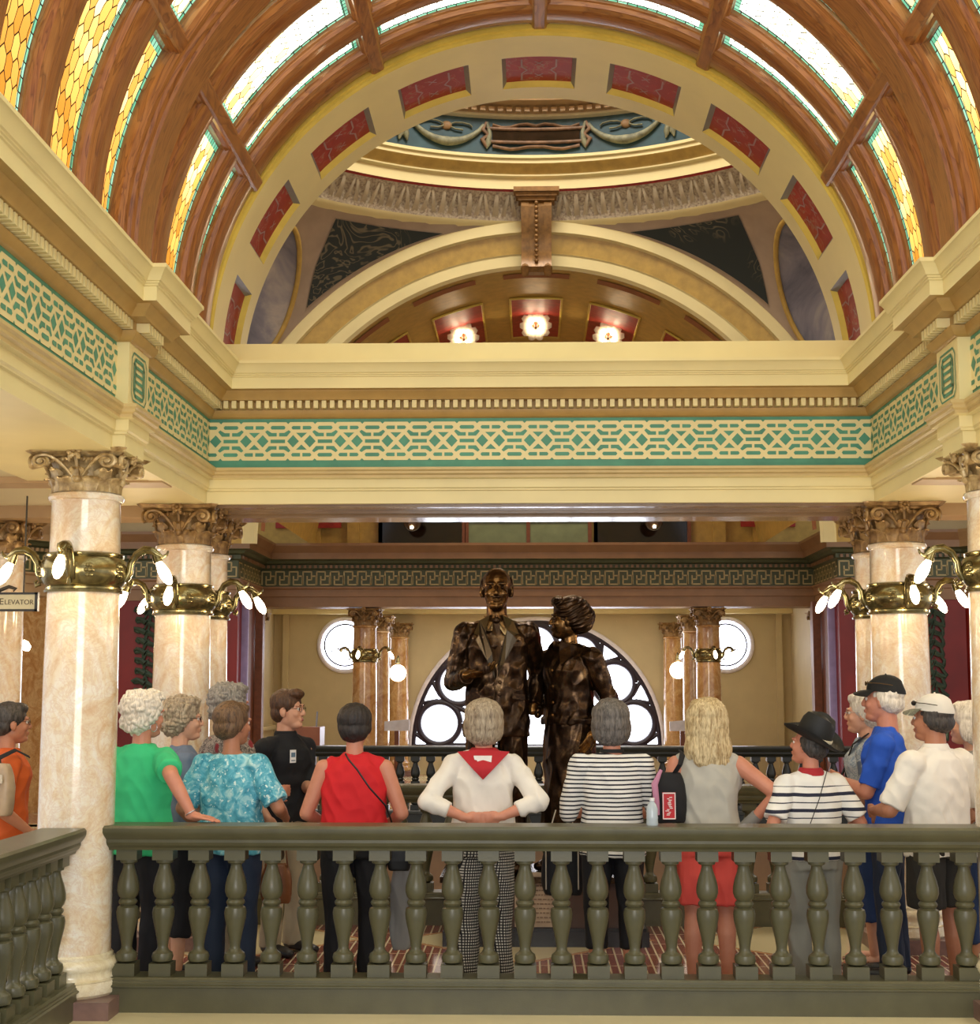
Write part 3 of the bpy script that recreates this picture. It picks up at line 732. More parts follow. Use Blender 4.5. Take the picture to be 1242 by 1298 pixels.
for s,nm in ((-1,'left'),(1,'right')):
    xi=-4.35 if s<0 else 4.55; xo=-6.2 if s<0 else 6.4
    mb=MB(); mb.b2(min(xi,xo),max(xi,xo),21.92,22.3,0,3.05,0)
    struct(mb.build('wall_red_%s'%nm,M['redwall'],None,0),'deep red wall at the %s of the rotunda'%nm)
    # scrollwork relief
    mb=MB()
    for cx_ in (xi+s*.42,xi+s*1.35):
        mb.tube([(cx_+.05*math.sin(z*5),21.90,z) for z in [1.0+.1*k for k in range(20)]],.02,6)
        for k in range(13):
            z=1.0+.15*k
            for q in (-1,1):
                mb.tube([(cx_+q*(.02+rnd.uniform(.16,.24)*math.sin(t)*(1-t/6)),21.89,z+.05*t+.07*math.cos(t*1.7+q)) for t in [x*.5 for x in range(9)]],[.042*(1-x/10) for x in range(9)],6)
    struct(mb.build('trim_%d'%ti,plain('dark_green_scroll_paint','37493A',.5,var=.15),None,50),'green scrollwork on the %s red wall'%nm); ti+=1
    mb=MB(); x=xi-s*.0
    mb.b2(x-.07,x+.07,22.3,23.8,0,3.05,0)
    mb.b2(x-.10-.0,x+.10,22.22,22.3,0,3.05,1); mb.b2(x-s*.14-.06,x-s*.14+.06,22.9,23.05,0,3.05,0)
    struct(mb.build('trim_%d'%ti,[M['wood2'],plain('pale_lilac_jamb','A79AC8',.5)],None,0),'dark wood and lilac jamb beside the %s red wall'%nm); ti+=1
    # diagonal wall further out
    a=Vector((xo,21.95)); b=Vector((-9.5 if s<0 else 9.7,16.55))
    mb=MB(); mb.add([(a.x,a.y,0),(b.x,b.y,0),(b.x,b.y,3.05),(a.x,a.y,3.05)],[(0,1,2,3)]); mb.add([(a.x,a.y+.2,0),(b.x,b.y+.2,0),(b.x,b.y+.2,3.05),(a.x,a.y+.2,3.05)],[(0,1,2,3)])
    mb.add([(a.x,a.y,4.0),(b.x,b.y,4.0),(b.x,b.y,5.2),(a.x,a.y,5.2)],[(0,1,2,3)],1)
    struct(mb.build('wall_far_%s'%nm,[M['redwall'] if s>0 else M['marble_b'],M['beige']],None,0),'angled wall at the far %s'%nm)
    mb=MB(); mb.add([(xi,21.6,5.0),(s*10,21.6,5.0),(s*10,10.9,5.0),(xi+s*.1,10.9,5.0)],[(0,1,2,3)]); struct(mb.build('ceiling_wing_%s'%nm,M['beige'],None,0),'ceiling of the %s wing'%nm)
    mb=MB(); mb.b2(min(xi,s*10),max(xi,s*10),21.7,21.9,4.0,5.2); struct(mb.build('wall_upper_%s'%nm,M['beige'],None,0),'upper wall over the %s red wall'%nm)
# far gallery wall above the entablature with dark windows
mb=MB(); n=40; YG=24.6
pts=[(-4.5,4.0)]+[(CX-3.74*math.cos(PI*i/n),max(ZA+3.74*math.sin(PI*i/n),4.0)) for i in range(n+1)]+[(4.7,4.0)]
mb.add([(x,YG,z) for x,z in pts],[tuple(range(len(pts)))]); mb.b2(-5.2,-3.5,YG-.1,YG,3.9,6,0); mb.b2(3.7,5.4,YG-.1,YG,3.9,6,0)
mb.b2(-3.05,-2.85,YG-.12,YG,3.9,6,0); mb.b2(3.05,3.25,YG-.12,YG,3.9,6,0)
struct(mb.build('wall_gallery',M['gold'],None,0),'ochre gallery wall above the far entablature')
mb=MB(); mb.b2(-4.25,-3.15,YG-.14,YG-.1,4.38,5.6,0); mb.b2(3.5,4.4,YG-.14,YG-.1,4.38,5.6,0)
struct(mb.build('trim_%d'%ti,M['redflat'],None,0),'red panels of the gallery wall'); ti+=1
wn=wi
for x0,x1,m,lb in ((-2.5,-1.1,'darkwin','dark gallery window left of the centre'),(-1.05,1.0,'grnwin','grey-green gallery window in the middle'),(1.1,2.65,'darkwin','dark gallery window right of the centre')):
    t=MB(); t.b2(x0,x1,YG-.06,YG-.04,4.08,5.6,0)
    for x in (x0,x1,(x0+x1)/2 if m=='grnwin' else x0): t.b2(x-.03,x+.03,YG-.1,YG-.03,4.05,5.6,1)
    t.b2(x0,x1,YG-.1,YG-.03,4.04,4.10,1); t.b2(x0,x1,YG-.1,YG-.03,4.48,4.51,1)
    struct(t.build('window_%d'%wi,[M[m],M['wood2']],None,0),lb); wi+=1
# lounge behind: walls, ceiling, arched and round windows
YW=30.
mb=MB()
def wall_with_holes():
    # back wall built of vertical strips around the openings
    xs=[-5.3+ .05*i for i in range(213)]
    for x0,x1 in zip(xs[:-1],xs[1:]):
        xm=(x0+x1)/2; cuts=[]
        if abs(xm-.12)<2.52: cuts.append((.55,.57+math.sqrt(2.52**2-(xm-.12)**2)))
        for c in (-3.75,3.94):
            if abs(xm-c)<.52: h=math.sqrt(.52**2-(xm-c)**2); cuts.append((2.58-h,2.58+h))
        z=0
        for a,b in sorted(cuts)+[(3.4,3.4)]:
            if a>z: mb.add([(x0,YW,z),(x1,YW,z),(x1,YW,a),(x0,YW,a)],[(0,1,2,3)])
            z=b
wall_with_holes(); struct(mb.build('wall_back',M['beige'],None,0),'beige end wall of the lounge')
def torus_arc(mb,cx,cz,R,r,a0,a1,n=40,y=YW-.02,mat=0): mb.tube([(cx+R*math.cos(a0+(a1-a0)*i/n),y,cz+R*math.sin(a0+(a1-a0)*i/n)) for i in range(n+1)],r,8,mat,cap=True)
mb=MB(); cx,cz=.12,.57
torus_arc(mb,cx,cz,2.54,.05,0,PI,mat=1); torus_arc(mb,cx,cz,2.47,.05,0,PI)
for k in range(7):
    a=math.radians(90/7+180/7*k); R=2.0; torus_arc(mb,cx+R*math.cos(a),cz+R*math.sin(a),.42,.065,0,2*PI)
for k in range(8):
    a=math.radians(180/7*k); mb.tube([(cx+.75*math.cos(a),YW-.02,cz+.75*math.sin(a)),(cx+1.95*math.cos(a),YW-.02,cz+1.95*math.sin(a))],.06,6)
    for s in (-1,1): mb.tube([(cx+1.95*math.cos(a),YW-.02,cz+1.95*math.sin(a)),(cx+2.2*math.cos(a+s*.03),YW-.02,cz+2.2*math.sin(a+s*.03)),(cx+2.46*math.cos(a+s*.1),YW-.02,cz+2.46*math.sin(a+s*.1))],.045,6)
torus_arc(mb,cx,cz,.75,.05,0,PI); mb.b2(cx-2.5,cx+2.5,YW-.08,YW+.02,.5,.6)
o=mb.build('window_%d'%wi,[M['tracery'],plain('pale_window_reveal','EDE9F2',.5)],None,40); struct(o,'great half-round tracery window behind the statue'); wi+=1
mb=MB(); mb.b2(cx-2.55,cx+2.55,YW+.12,YW+.14,.5,3.2); pn=mb.build('daylight_pane',M['daylight'],o,0)
for c,lb in ((-3.75,'left'),(3.94,'right')):
    mb=MB(); torus_arc(mb,c,2.58,.53,.045,0,2*PI,mat=1); torus_arc(mb,c,2.58,.42,.018,0,2*PI)
    mb.tube([(c-.3,YW,2.45),(c-.1,YW,2.52),(c+.1,YW,2.45),(c+.3,YW,2.5)],.012,6)
    o=mb.build('window_%d'%wi,[M['tracery'],M['bulb_s'] if 0 else plain('pale_round_reveal','EDE9F2',.5)],None,40); struct(o,'round window on the %s of the end wall'%lb); wi+=1
    mb=MB(); mb.b2(c-.56,c+.56,YW+.12,YW+.14,2.0,3.15); mb.build('daylight_pane',M['daylight'],o,0)
mb=MB(); mb.b2(-5.3,5.35,24.6,YW,3.32,3.5); mb.b2(-5.3,5.35,24.3,24.7,3.18,3.4,1); mb.b2(-5.3,5.35,27.0,27.3,3.18,3.34,1); mb.b2(-5.3,5.35,29.7,29.98,3.2,3.34,1)
struct(mb.build('ceiling_lounge',[M['cream2'],M['cream']],None,0),'lounge ceiling with cross beams')
for s,x,nm in ((-1,-5.3,'left'),(1,5.35,'right')):
    mb=MB(); mb.b2(x-.1,x+.1,23.8,YW,0,3.5); mb.b2(x-s*.14-.05,x-s*.14+.05,25,29.9,.9,.98)
    mb.b2(x-s*.35-.06,x-s*.35+.06,YW-.1,YW,0,3.3)
    struct(mb.build('wall_lounge_%s'%nm,M['beige'],None,0),'%s side wall of the lounge'%nm)
# marble pilaster and bright window at the far left
mb=MB(); mb.b2(-7.75,-7.15,20.0,20.3,0,2.75); mb.b2(-7.8,-7.1,19.95,20.3,2.75,3.02); mb.b2(-7.8,-7.1,19.95,20.3,0,.3)
struct(mb.build('wall_pilaster_left',M['marble_b'],None,0),'tan marble pilaster at the far left')
mb=MB(); mb.b2(-8.9,-7.95,19.5,19.54,.6,2.62,0); mb.b2(-7.95,-7.75,19.4,19.6,.3,2.8,1); mb.b2(-9.0,-7.75,19.4,19.6,2.62,2.8,1)
struct(mb.build('window_%d'%wi,[M['daylight'],plain('lilac_window_jamb','8778B0',.5)],None,0),'bright tall window at the far left'); wi+=1
# floors
mb=MB(); mb.b2(-10,10,7.85,11.25,-.25,0); mb.b2(-10,-4.0,11.25,19,-.25,0); mb.b2(4.2,10,11.25,19,-.25,0); mb.b2(-10,10,18.7,30.2,-.25,0)
mb.b2(-10,XL-.05,-1.5,7.85,-.25,0); mb.b2(XR+.05,10,-1.5,7.85,-.25,0)
struct(mb.build('floor',M['floor'],None,0),'mosaic tile floor of the landing')
mb=MB(); mb.b2(XL+.35-.3,XR-.05,7.50,7.9,-.2,.06); mb.b2(-3.6,XL+.05,-1.5,7.9,-.2,.06); mb.b2(XR-.05,3.7,-1.5,7.9,-.2,.06)
struct(mb.build('trim_%d'%ti,M['ledge'],None,0),'pale stone ledge at the edge of the well'); ti+=1
mb=MB(); mb.b2(-10,10,-3,30,-4.6,-4.4); struct(mb.build('floor_lower',M['loungefloor'],None,0),'floor of the storey below')

mb=MB(); mb.b2(-4.0,4.2,18.7,18.8,-4.4,-.02,0); mb.b2(-4.0,4.2,18.66,18.7,-.9,-.1,1); mb.b2(-4.1,-4.0,11.25,18.8,-4.4,-.02,0); mb.b2(4.2,4.3,11.25,18.8,-4.4,-.02,0)
struct(mb.build('wall_well',[plain('dark_olive_well_wall','4A4530',.5),M['brownstone']],None,0),'walls of the rotunda well below the landing')
# ---------- columns ----------
def make_capital():
    mb=MB()
    mb.lathe([(.172,0),(.168,.03),(.165,.1),(.172,.17),(.19,.215),(.215,.235),(.2,.24)],28,cap=True)
    # abacus with hollowed sides
    def ab(z0,z1,h0,h1):
        rings=[]
        for z,h in ((z0,h0),(z1,h1)):
            ring=[]
            for q in range(4):
                a=PI/2*q; ca,sa=math.cos(a),math.sin(a)
                for k in range(9):
                    u=-1+2*k/8; x=h-.045*(1-u*u)*1.1; y=u*(h-.035)
                    ring.append((x*ca-y*sa,x*sa+y*ca,z))
            rings.append(ring)
        n=len(rings[0]); mb.add(rings[0]+rings[1],[tuple(range(n))[::-1],tuple(range(n,2*n))]+[(i,(i+1)%n,n+(i+1)%n,n+i) for i in range(n)])
    ab(.245,.262,.235,.25); ab(.262,.268,.25,.262); ab(.268,.295,.262,.285)
    # eggs
    for i in range(32):
        a=2*PI*i/32; mb.ell((.205*math.cos(a),.205*math.sin(a),.225),(.013,.013,.018),n=8,k=6)
    # leaves
    def leaf(a,z0,h,w,out,r0):
        rows=[]; n=9
        for i in range(n):
            u=i/(n-1); z=z0+h*(1-(1-u)**1.3) if u<.85 else z0+h*(1-(.15)**1.3)-(u-.85)*h*.7
            r=r0+.004+out*(u**2.6); ww=w*(.75+.35*math.sin(PI*u*.85))*(1-.75*max(0,u-.75)/.25)
            row=[]
            for q in range(-3,4):
                v=q/3; sc=1+.16*math.sin(u*22)*(abs(v)>.9)
                rr=r+.012*(1-abs(v))+(.008 if q in(-2,2) else 0)
                aa=a+v*ww*sc/r; row.append((rr*math.cos(aa),rr*math.sin(aa),z))
            rows.append(row)
        mb.grid(rows); mb.grid([[(x*.965,y*.965,z-.004) for x,y,z in r] for r in rows],flip=True)
    for i in range(8):
        leaf(2*PI*i/8+PI/8,.0,.115,.055,.045,.172); leaf(2*PI*i/8,.0,.185,.05,.05,.170)
    # volutes
    for q in range(4):
        R=Matrix.Rotation(PI/2*q,4,'Z')
        for s in (-1,1):
            pts=[];rad=[]
            for k in range(12):
                t=k/11; x=s*(.012+.155*t**1.15); z=.07+.175*math.sin(t*PI/2)**1.1; y=-(.182+.035*t+.025*t*t); pts.append((x,y,z)); rad.append(.008+.007*t)
            cx,cz=.178,.198; r=.047
            for k in range(1,24):
                t=PI/2-k*.42; rr=r*(1-k/26); x=s*(cx+rr*math.cos(t)); z=cz+rr*math.sin(t); pts.append((x,-(.242+.014*k/24),z)); rad.append(.015-.007*k/24)
            mb.tube(pts,rad,7); mb.tube([(s*cx,-.235,cz),(s*cx,-.262,cz)],.014,8)
            # backing disc
            mb.tube([(s*cx,-.195,cz),(s*cx,-.243,cz)],[.03,.045],12)
        # centre flower
        f=MB(); 
        for k in range(7):
            a=2*PI*k/7; f.ell((.026*math.cos(a),-.255,.275+.03*math.sin(a)),(.017,.014,.017),n=8,k=6)
        f.ell((0,-.262,.275),.014,n=8,k=6); f.tube([(0,-.22,.25),(.006,-.215,.18),(0,-.19,.09)],[.012,.009,.02],7)
        f.ell((0,-.19,.085),(.03,.025,.03),n=10,k=7)
        for s in (-1,1): f.ell((s*.022,-.25,.235),(.014,.014,.02),n=8,k=6)
        # rotate every second q only the added part
        mb.join(f)
        mb.v=[tuple(Matrix.Rotation(PI/2,4,'Z')@Vector(v)) for v in mb.v]
    return mb
capmb=make_capital()
def make_column(shaftm,capm,basem,name='column',HC=.9):
    t=thing(name,'','column')
    b=MB(); b.b2(-.28,.28,-.28,.28,0,.09); b.build('plinth',M['plinth'],t,0)
    b=MB(); b.lathe([(.24,.09),(.254,.105),(.256,.145),(.25,.165),(.255,.17),(.235,.175),(.228,.19),(.226,.205),(.235,.222),(.242,.235),(.24,.255),(.225,.27),(.214,.275),(.214,.29),(.203,.30)],40); b.build('base',basem,t,40)
    b=MB(); b.lathe([(.2,.30),(.2,.7),(.2,1.3),(.197,1.8),(.192,2.2),(.187,2.5),(.184,2.68),(.186,2.69),(.199,2.695),(.205,2.71),(.199,2.725),(.188,2.73),(.18,2.735)],44); b.build('shaft',shaftm,t,40)
    c=MB(); c.join(capmb,Matrix.Translation((0,0,2.735))@Matrix.Diagonal((1,1,HC,1))); c.build('capital',capm,t,45)
    return t
cA=make_column(M['marble'],M['capital'],M['base'],HC=.75)
cA.location=(-2.43,7.98,.06); cA['label']='cream marble column nearest the camera at the left front corner'; cA['group']='marble columns around the landing'
XC=.06
cols=[((2.55,7.98,.06),'cream marble column nearest the camera, cut by the right edge of the photo')]
for l,lb in cols: dup(cA,l,0,lb,'marble columns around the landing')
cB=make_column(M['marble'],M['capital_b'],M['base']); cB.location=(-2.43,10.3,0); cB['label']='marble column with darker capital behind the tie-dye woman, left front of its pair'; cB['group']='marble columns around the landing'
for l,lb in [((2.55,10.3,0),'marble column with darker capital behind the black-capped man, front of its pair'),((-2.46,11.02,0),'marble column half hidden behind the front left pair column'),((2.60,11.02,0),'marble column half hidden behind the front right pair column'),((-4.0,11.0,0),'lilac-lit column behind the elevator sign at the left edge')]:
    dup(cB,l,0,lb,'marble columns around the landing')
cF=make_column(M['marble_b'],M['capital_b'],M['marble_b']); cF.location=(-2.68,24.0,0); cF['label']='tan marble column at the far side, left of the arched window'; cF['group']='tan columns across the rotunda'
for l,lb in [((2.87,24.0,0),'tan marble column at the far side, right of the arched window'),((-2.72,26.6,0),'second tan column behind the far left column'),((2.92,26.6,0),'second tan column behind the far right column'),((-2.62,29.6,0),'third tan column against the end wall, left of the arched window'),((2.84,29.6,0),'third tan column against the end wall, right of the arched window'),((-4.75,25.2,0),'far column in the left corner of the lounge'),((4.98,25.2,0),'far column in the right corner of the lounge')]:
    dup(cF,l,0,lb,'tan columns across the rotunda')
# ---------- brass lamp rings ----------
ARMS=[]
def make_ring(hidden=()):
    t=thing('lamp_ring','','lamp',(0,0,0)); ARMS.clear()
    b=MB(); b.lathe([(.19,-.115),(.21,-.112),(.212,-.1),(.205,-.095),(.205,-.085),(.2,-.08),(.215,-.065),(.235,-.02),(.236,.02),(.222,.06),(.205,.078),(.21,.083),(.212,.095),(.205,.1),(.192,.103)],48,cap=False)
    for i in range(8):
        a=2*PI*i/8+PI/8
        for k in range(6):
            q=2*PI*k/6; b.ell((.234*math.cos(a+.07*math.cos(q)),.234*math.sin(a+.07*math.cos(q)),.03*math.sin(q)),(.012,.012,.012),n=8,k=6)
        b.ell((.238*math.cos(a),.238*math.sin(a),0),(.012,.012,.014),n=8,k=6)
    b.build('band',M['brass'],t,40)
    for i in range(4):
        R=Matrix.Rotation(PI/2*i,4,'Z')
        a=MB(); pts=[(.225,0,-.05),(.25,0,.0),(.255,0,.05),(.285,0,.10),(.33,0,.125),(.375,0,.118),(.405,0,.095),(.43,0,.085),(.452,0,.10),(.458,0,.12)]
        a.tube(pts,[.02,.026,.024,.026,.03,.028,.022,.014,.010,.006],9,flat=.8)
        a.tube([(.24,0,-.06),(.262,0,-.07),(.268,0,-.05),(.256,0,-.04)],[.012,.013,.01,.006],7)
        a.tube([(.385,0,.105),(.405,0,.055)],[.02,.026],10); 
        a.tube([(.40,0,.065),(.43,0,.035),(.44,0,.05)],[.006,.005,.004],6)
        a.xf(R); ao=a.build('arm',M['brass'],t,50); ARMS.append(ao.data.name)
        d=Vector((.50,0,-.86)).normalized(); p=Vector((.402,0,.062)); b=MB(); rows=[]
        prof=[(.014,0),(.02,.02),(.028,.05),(.031,.08),(.026,.115),(.014,.14),(0,.148)]
        q=Vector((0,0,1)).rotation_difference(d).to_matrix().to_4x4()
        b.lathe(prof,14,M=R@Matrix.Translation(p)@q); b.build('bulb',M['bulb'],ao,60)
    return t
rg=make_ring(); rgs=[((-2.43,7.98,2.365),0,'brass lamp ring on the front left column'),((2.55,7.98,2.365),0,'brass lamp ring on the front right column at the photo edge'),((-2.43,10.3,2.355),0,'brass lamp ring on the second left column'),((2.55,10.3,2.355),0,'brass lamp ring on the second right column'),((-2.46,11.02,2.355),0,'brass lamp ring on the hindmost left column'),((2.60,11.02,2.355),0,'brass lamp ring on the hindmost right column'),((-2.68,24.0,2.25),-8,'small far lamp ring on the tan column left of the arched window'),((2.87,24.0,2.25),8,'small far lamp ring on the tan column right of the arched window')]
for i,(l,a,lb) in enumerate(rgs):
    o=rg if i==0 else dup(rg,l); o.location=l; o.rotation_euler=(0,0,math.radians(a)); o['label']=lb; o['group']='brass lamp rings on the columns'
    miss={2:1,3:1,4:3,5:3}.get(i)
    if miss is not None:
        for ch in list(o.children):
            if ch.data.name==ARMS[miss]:
                for g_ in list(ch.children): bpy.data.objects.remove(g_)
                bpy.data.objects.remove(ch)
# ---------- balustrades ----------
BP=[(.031,.30),(.052,.31),(.057,.33),(.052,.35),(.035,.362),(.028,.375),(.028,.39),(.034,.43),(.045,.48),(.056,.53),(.059,.56),(.054,.585),(.038,.595),(.046,.603),(.05,.613),(.046,.623),(.038,.63),(.05,.645),(.058,.67),(.057,.70),(.048,.74),(.034,.78),(.028,.805),(.030,.812),(.044,.818),(.046,.828),(.046,.834)]
balmb=MB(); balmb.lathe(BP,20); balmb.b2(-.058,.058,-.058,.058,.235,.30); balmb.b2(-.055,.055,-.055,.055,.834,.89)
bal_cache={}
def balustrade(name,label,p0,p1,n,first,last,mat,kerb=.235,group=None):
    """straight run in the XY plane from p0 to p1, n balusters between fractions first..last"""
    p0=Vector(p0);p1=Vector(p1); L=(p1-p0).length; ang=math.atan2((p1-p0).y,(p1-p0).x)
    t=thing(name,label,'balustrade',(p0.x,p0.y,0),ang,group)
    def ex(prof,x0,x1,nm):
        b=MB(); n_=len(prof); b.add([(x,y,z) for x in (x0,x1) for y,z in prof],[tuple(range(n_)),tuple(range(n_,2*n_))[::-1]]+[(i,(i+1)%n_,n_+(i+1)%n_,n_+i) for i in range(n_)]); return b.build(nm,mat,t,25)
    def sym(h): return [(-y,z) for y,z in h]+[(y,z) for y,z in reversed(h)]
    ex(sym([(.068,.888),(.072,.9),(.088,.915),(.092,.925),(.095,.93),(.095,.945),(.108,.96),(.118,.975),(.122,.985),(.122,1.005),(.112,1.018)]),0,L,'handrail')
    ex(sym([(.10,.0),(.10,.185),(.112,.19),(.112,.198),(.102,.204),(.102,.21),(.095,.216),(.095,.225),(.085,.236)]),0,L,'kerb')
    if mat.name not in bal_cache:
        o=balmb.build('baluster',mat,t,40); bal_cache[mat.name]=o.data
        o.location=(first,0,0); s=1
    else: s=0
    for i in range(s,n):
        o=bpy.data.objects.new('baluster',bal_cache[mat.name]); COL.objects.link(o); o.parent=t; o.location=(first+(last-first)*i/(n-1),0,0)
    return t
YBal=8.0
# front run
xf=[at_x for at_x in (0,)]
balustrade('balustrade','olive green balustrade across the foreground, in front of the visitors',(-2.31,YBal),(2.43,YBal),24,.165,4.585,M['olive'],group=None)
balustrade('balustrade','olive green balustrade at the lower left, running toward the camera',(-2.43,3.2),(-2.43,7.76),24,.10,4.45,M['olive'])
balustrade('balustrade','olive green balustrade just behind the statue, on the rim of the rotunda well',(-2.2,11.25),(2.3,11.25),24,.12,4.38,M['olive'])
balustrade('balustrade','olive balustrade on the far rim of the rotunda well, its backlit darkness painted in',(-4.0,18.5),(4.2,18.5),43,.1,8.1,M['olive_backlit'])
# ---------- people ----------
def skin(n,h):
    t=NT(n); v=t.coord(); f=t.noise(v,16,3); c=hx(h)
    t.b.inputs['Subsurface Weight'].default_value=0.0
    return t.set(t.ramp(f,[(.3,tuple(x*u for x,u in zip(c,(.93,.86,.84)))),(.7,c)]),.5)
SK={'a':skin('fair_skin','D9A588'),'b':skin('tanned_skin','B87E60'),'c':skin('rosy_skin','D08E74')}
def cloth(n,h,rough=.8,var=.05): 
    t=NT(n); v=t.coord(); c=hx(h); f=t.noise(v,5,3); w=t.noise(v,260,2)
    t.bump(w,.15,.002)
    return t.set(t.ramp(f,[(.3,tuple(x*(1-var) for x in c)),(.7,tuple(min(1,x*(1+var)) for x in c))]),rough)
def hairm(n,a,b):
    t=NT(n); v=t.coord(scale=(1,1,.22)); f=t.noise(v,70,4,.6,1.0); t.bump(f,.6,.006)
    return t.set(t.ramp(f,[(.32,hx(a)),(.62,hx(b))]),.55)
def stripes(n,bg,fg,period,duty,z0=0,thin=None):
    t=NT(n); tc=t.n('ShaderNodeTexCoord'); s=t.n('ShaderNodeSeparateXYZ'); t.l(tc.outputs['Object'],s.inputs[0])
    nz=t.noise(tc.outputs['Object'],3,2); z=t.math('ADD',t.math('ADD',s.outputs[2],z0),t.math('MULTIPLY',nz,.02))
    fr=t.math('FRACT',t.math('MULTIPLY',z,1/period)); m=t.math('LESS_THAN',fr,duty)
    if thin:
        d=t.math('ABSOLUTE',t.math('SUBTRACT',fr,thin[0])); m=t.math('MAXIMUM',m,t.math('LESS_THAN',d,thin[1]))
        # plain yoke above
        m=t.math('MULTIPLY',m,t.math('LESS_THAN',s.outputs[2],thin[2]))
    return t.set(t.mix(m,hx(bg),hx(fg)),.8)
def tiedye(n):
    t=NT(n); v=t.coord(); f=t.noise(v,14,4,.6,1.5); g=t.noise(v,48,2)
    c=t.ramp(f,[(.3,hx('2F86A4')),(.5,hx('5FB4CC')),(.68,hx('B4E0E6'))]); c=t.mix(t.ramp(g,[(.62,(0,0,0)),(.66,(1,1,1))]),c,hx('D8F0F0'))
    return t.set(c,.8)
def print_(n,a,b,c,sc=22):
    t=NT(n); v=t.coord(); f=t.noise(v,sc,3,.6,2.0); g=t.noise(v,sc*.35,2)
    k=t.ramp(f,[(.42,hx(a)),(.5,hx(b)),(.6,hx(a))]); k=t.mix(t.ramp(g,[(.58,(0,0,0)),(.62,(1,1,1))]),k,hx(c))
    return t.set(k,.8)
def check(n,a,b,s):
    t=NT(n); v=t.coord(rot=(0,0,.3)); k=t.n('ShaderNodeTexBrick'); t.l(v,k.inputs['Vector']); 
    tc=t.n('ShaderNodeTexCoord'); q=t.n('ShaderNodeSeparateXYZ'); t.l(tc.outputs['Object'],q.inputs[0])
    u=t.math('FRACT',t.math('MULTIPLY',t.math('ADD',q.outputs[0],q.outputs[1]),1/s)); w=t.math('FRACT',t.math('MULTIPLY',q.outputs[2],1/s))
    m=t.math('MAXIMUM',t.math('LESS_THAN',u,.42),t.math('LESS_THAN',w,.42))
    return t.set(t.mix(m,hx(b),hx(a)),.8)
HAIR={'white':hairm('white_hair','B9AFA0','EFE8DC'),'grey':hairm('grey_hair','5E5A56','A09A92'),'dkgrey':hairm('dark_grey_hair','3A3534','77706A'),'greyblond':hairm('grey_blond_hair','6E5C48','B8A890'),
 'brown':hairm('brown_hair','3A281C','7A5C40'),'black':hairm('near_black_hair','120E0E','342A28'),'blond':hairm('blond_hair','8E7044','E0CCA0'),'guide':hairm('chestnut_hair','2E1C12','5E3E26'),'gblack':hairm('greying_dark_hair','1E1A1A','4C4642')}
EYEW=plain('eye_white','E8E2DA',.3); IRIS=plain('dark_iris','2A1E18',.2); LIP=plain('lip_colour','A85A50',.5)
GLASSF=plain('dark_spectacle_frame','1C1612',.3); SILV=plain('silver_jewellery','C8C8CC',.2,metal=.9,var=.02); LEATH=plain('brown_leather','7A4A28',.45); BLKL=plain('black_leather','17171A',.4); BLKF=cloth('black_fabric','18181C')
def V(*a): return Vector(a)
def head_prims(mb,T,k=1.0,male=False):
    """face and skull shapes; T maps head space (forward +Y) into body space"""
    def e(c,r): mb.ell(T@V(*c),(1,1,1),M=(T.to_3x3()@Matrix.Diagonal(r)).to_4x4(),n=18,k=12)
    e((0,-.014,.032),(.074,.092,.084)); e((0,.028,-.022),(.061,.062,.086)); e((0,.046,-.082),(.036 if not male else .041,.042,.032)); e((0,.005,-.05),(.056,.06,.055))
    for s in (-1,1):
        e((s*.036,.062,-.022),(.022,.022,.024)); e((s*.03,.078,.028),(.026,.012,.010)); e((s*.077,-.004,-.008),(.009,.02,.031)); e((s*.072,.0,-.03),(.008,.012,.014))
    mb.tube([T@V(0,.084,.016),T@V(0,.094,.0),T@V(0,.104,-.02)],[.009,.010,.0125],8); e((0,.098,-.024),(.016,.013,.010))
    e((0,.086,-.052),(.024,.010,.006)); e((0,.085,-.061),(.021,.010,.007)); e((0,.078,-.088),(.02,.014,.016))
def neck_prims(mb,hc,nb,r=.055):
    mb.cap(hc+V(0,-.022,-.05),nb,r*.98,r*1.06)
def hand_prims(mb,w,d,n,side,curl=.5,spread=1.0,k=1.0,thumb=1):
    """w wrist, d direction of the fingers, n palm normal, side: +1 thumb on d x n side"""
    d=d.normalized(); n=(n-d*n.dot(d)).normalized(); s=d.cross(n)*side
    R=Matrix((s,d,n)).transposed()
    pal=w+d*.045*k
    mb.ell(pal,(1,1,1),M=(R@Matrix.Diagonal((.040*k,.052*k,.015*k))).to_4x4(),n=14,k=10)
    mb.ell(w+d*.075*k,(1,1,1),M=(R@Matrix.Diagonal((.040*k,.022*k,.013*k))).to_4x4(),n=14,k=8)
    mb.cap(w-d*.02,w+d*.03*k,.025*k,.026*k,n=10)
    for i,(o,L) in enumerate(((.030,.072),(.0105,.082),(-.0095,.077),(-.029,.06))):
        p=w+d*.082*k+s*o*k*spread; dd=d.copy(); r=.0088*k
        for j,f in enumerate((.45,.32,.23)):
            ax=s; a=-curl*(.35+.45*j)*side*1.0
            dd=(Quaternion(ax, -a*side if False else a)@dd).normalized() if False else (dd*math.cos(curl*(.5+.3*j))-n*(-1)*math.sin(curl*(.5+.3*j))*1).normalized() if j==0 else (dd+n*curl*.7).normalized()
            q=p+dd*L*f*k; mb.cap(p,q,r,r*.93,n=8); p=q; r*=.93
    if thumb:
        p=w+d*.02*k+s*.025*k; q=p+(d*.6+s*.8).normalized()*.038*k; t=q+(d*.9+s*.25+n*curl*.5).normalized()*.032*k; u=t+(d+n*curl*.4).normalized()*.024*k
        mb.cap(p,q,.014*k,.011*k,n=8); mb.cap(q,t,.0105*k,.0095*k,n=8); mb.cap(t,u,.0095*k,.008*k,n=8)
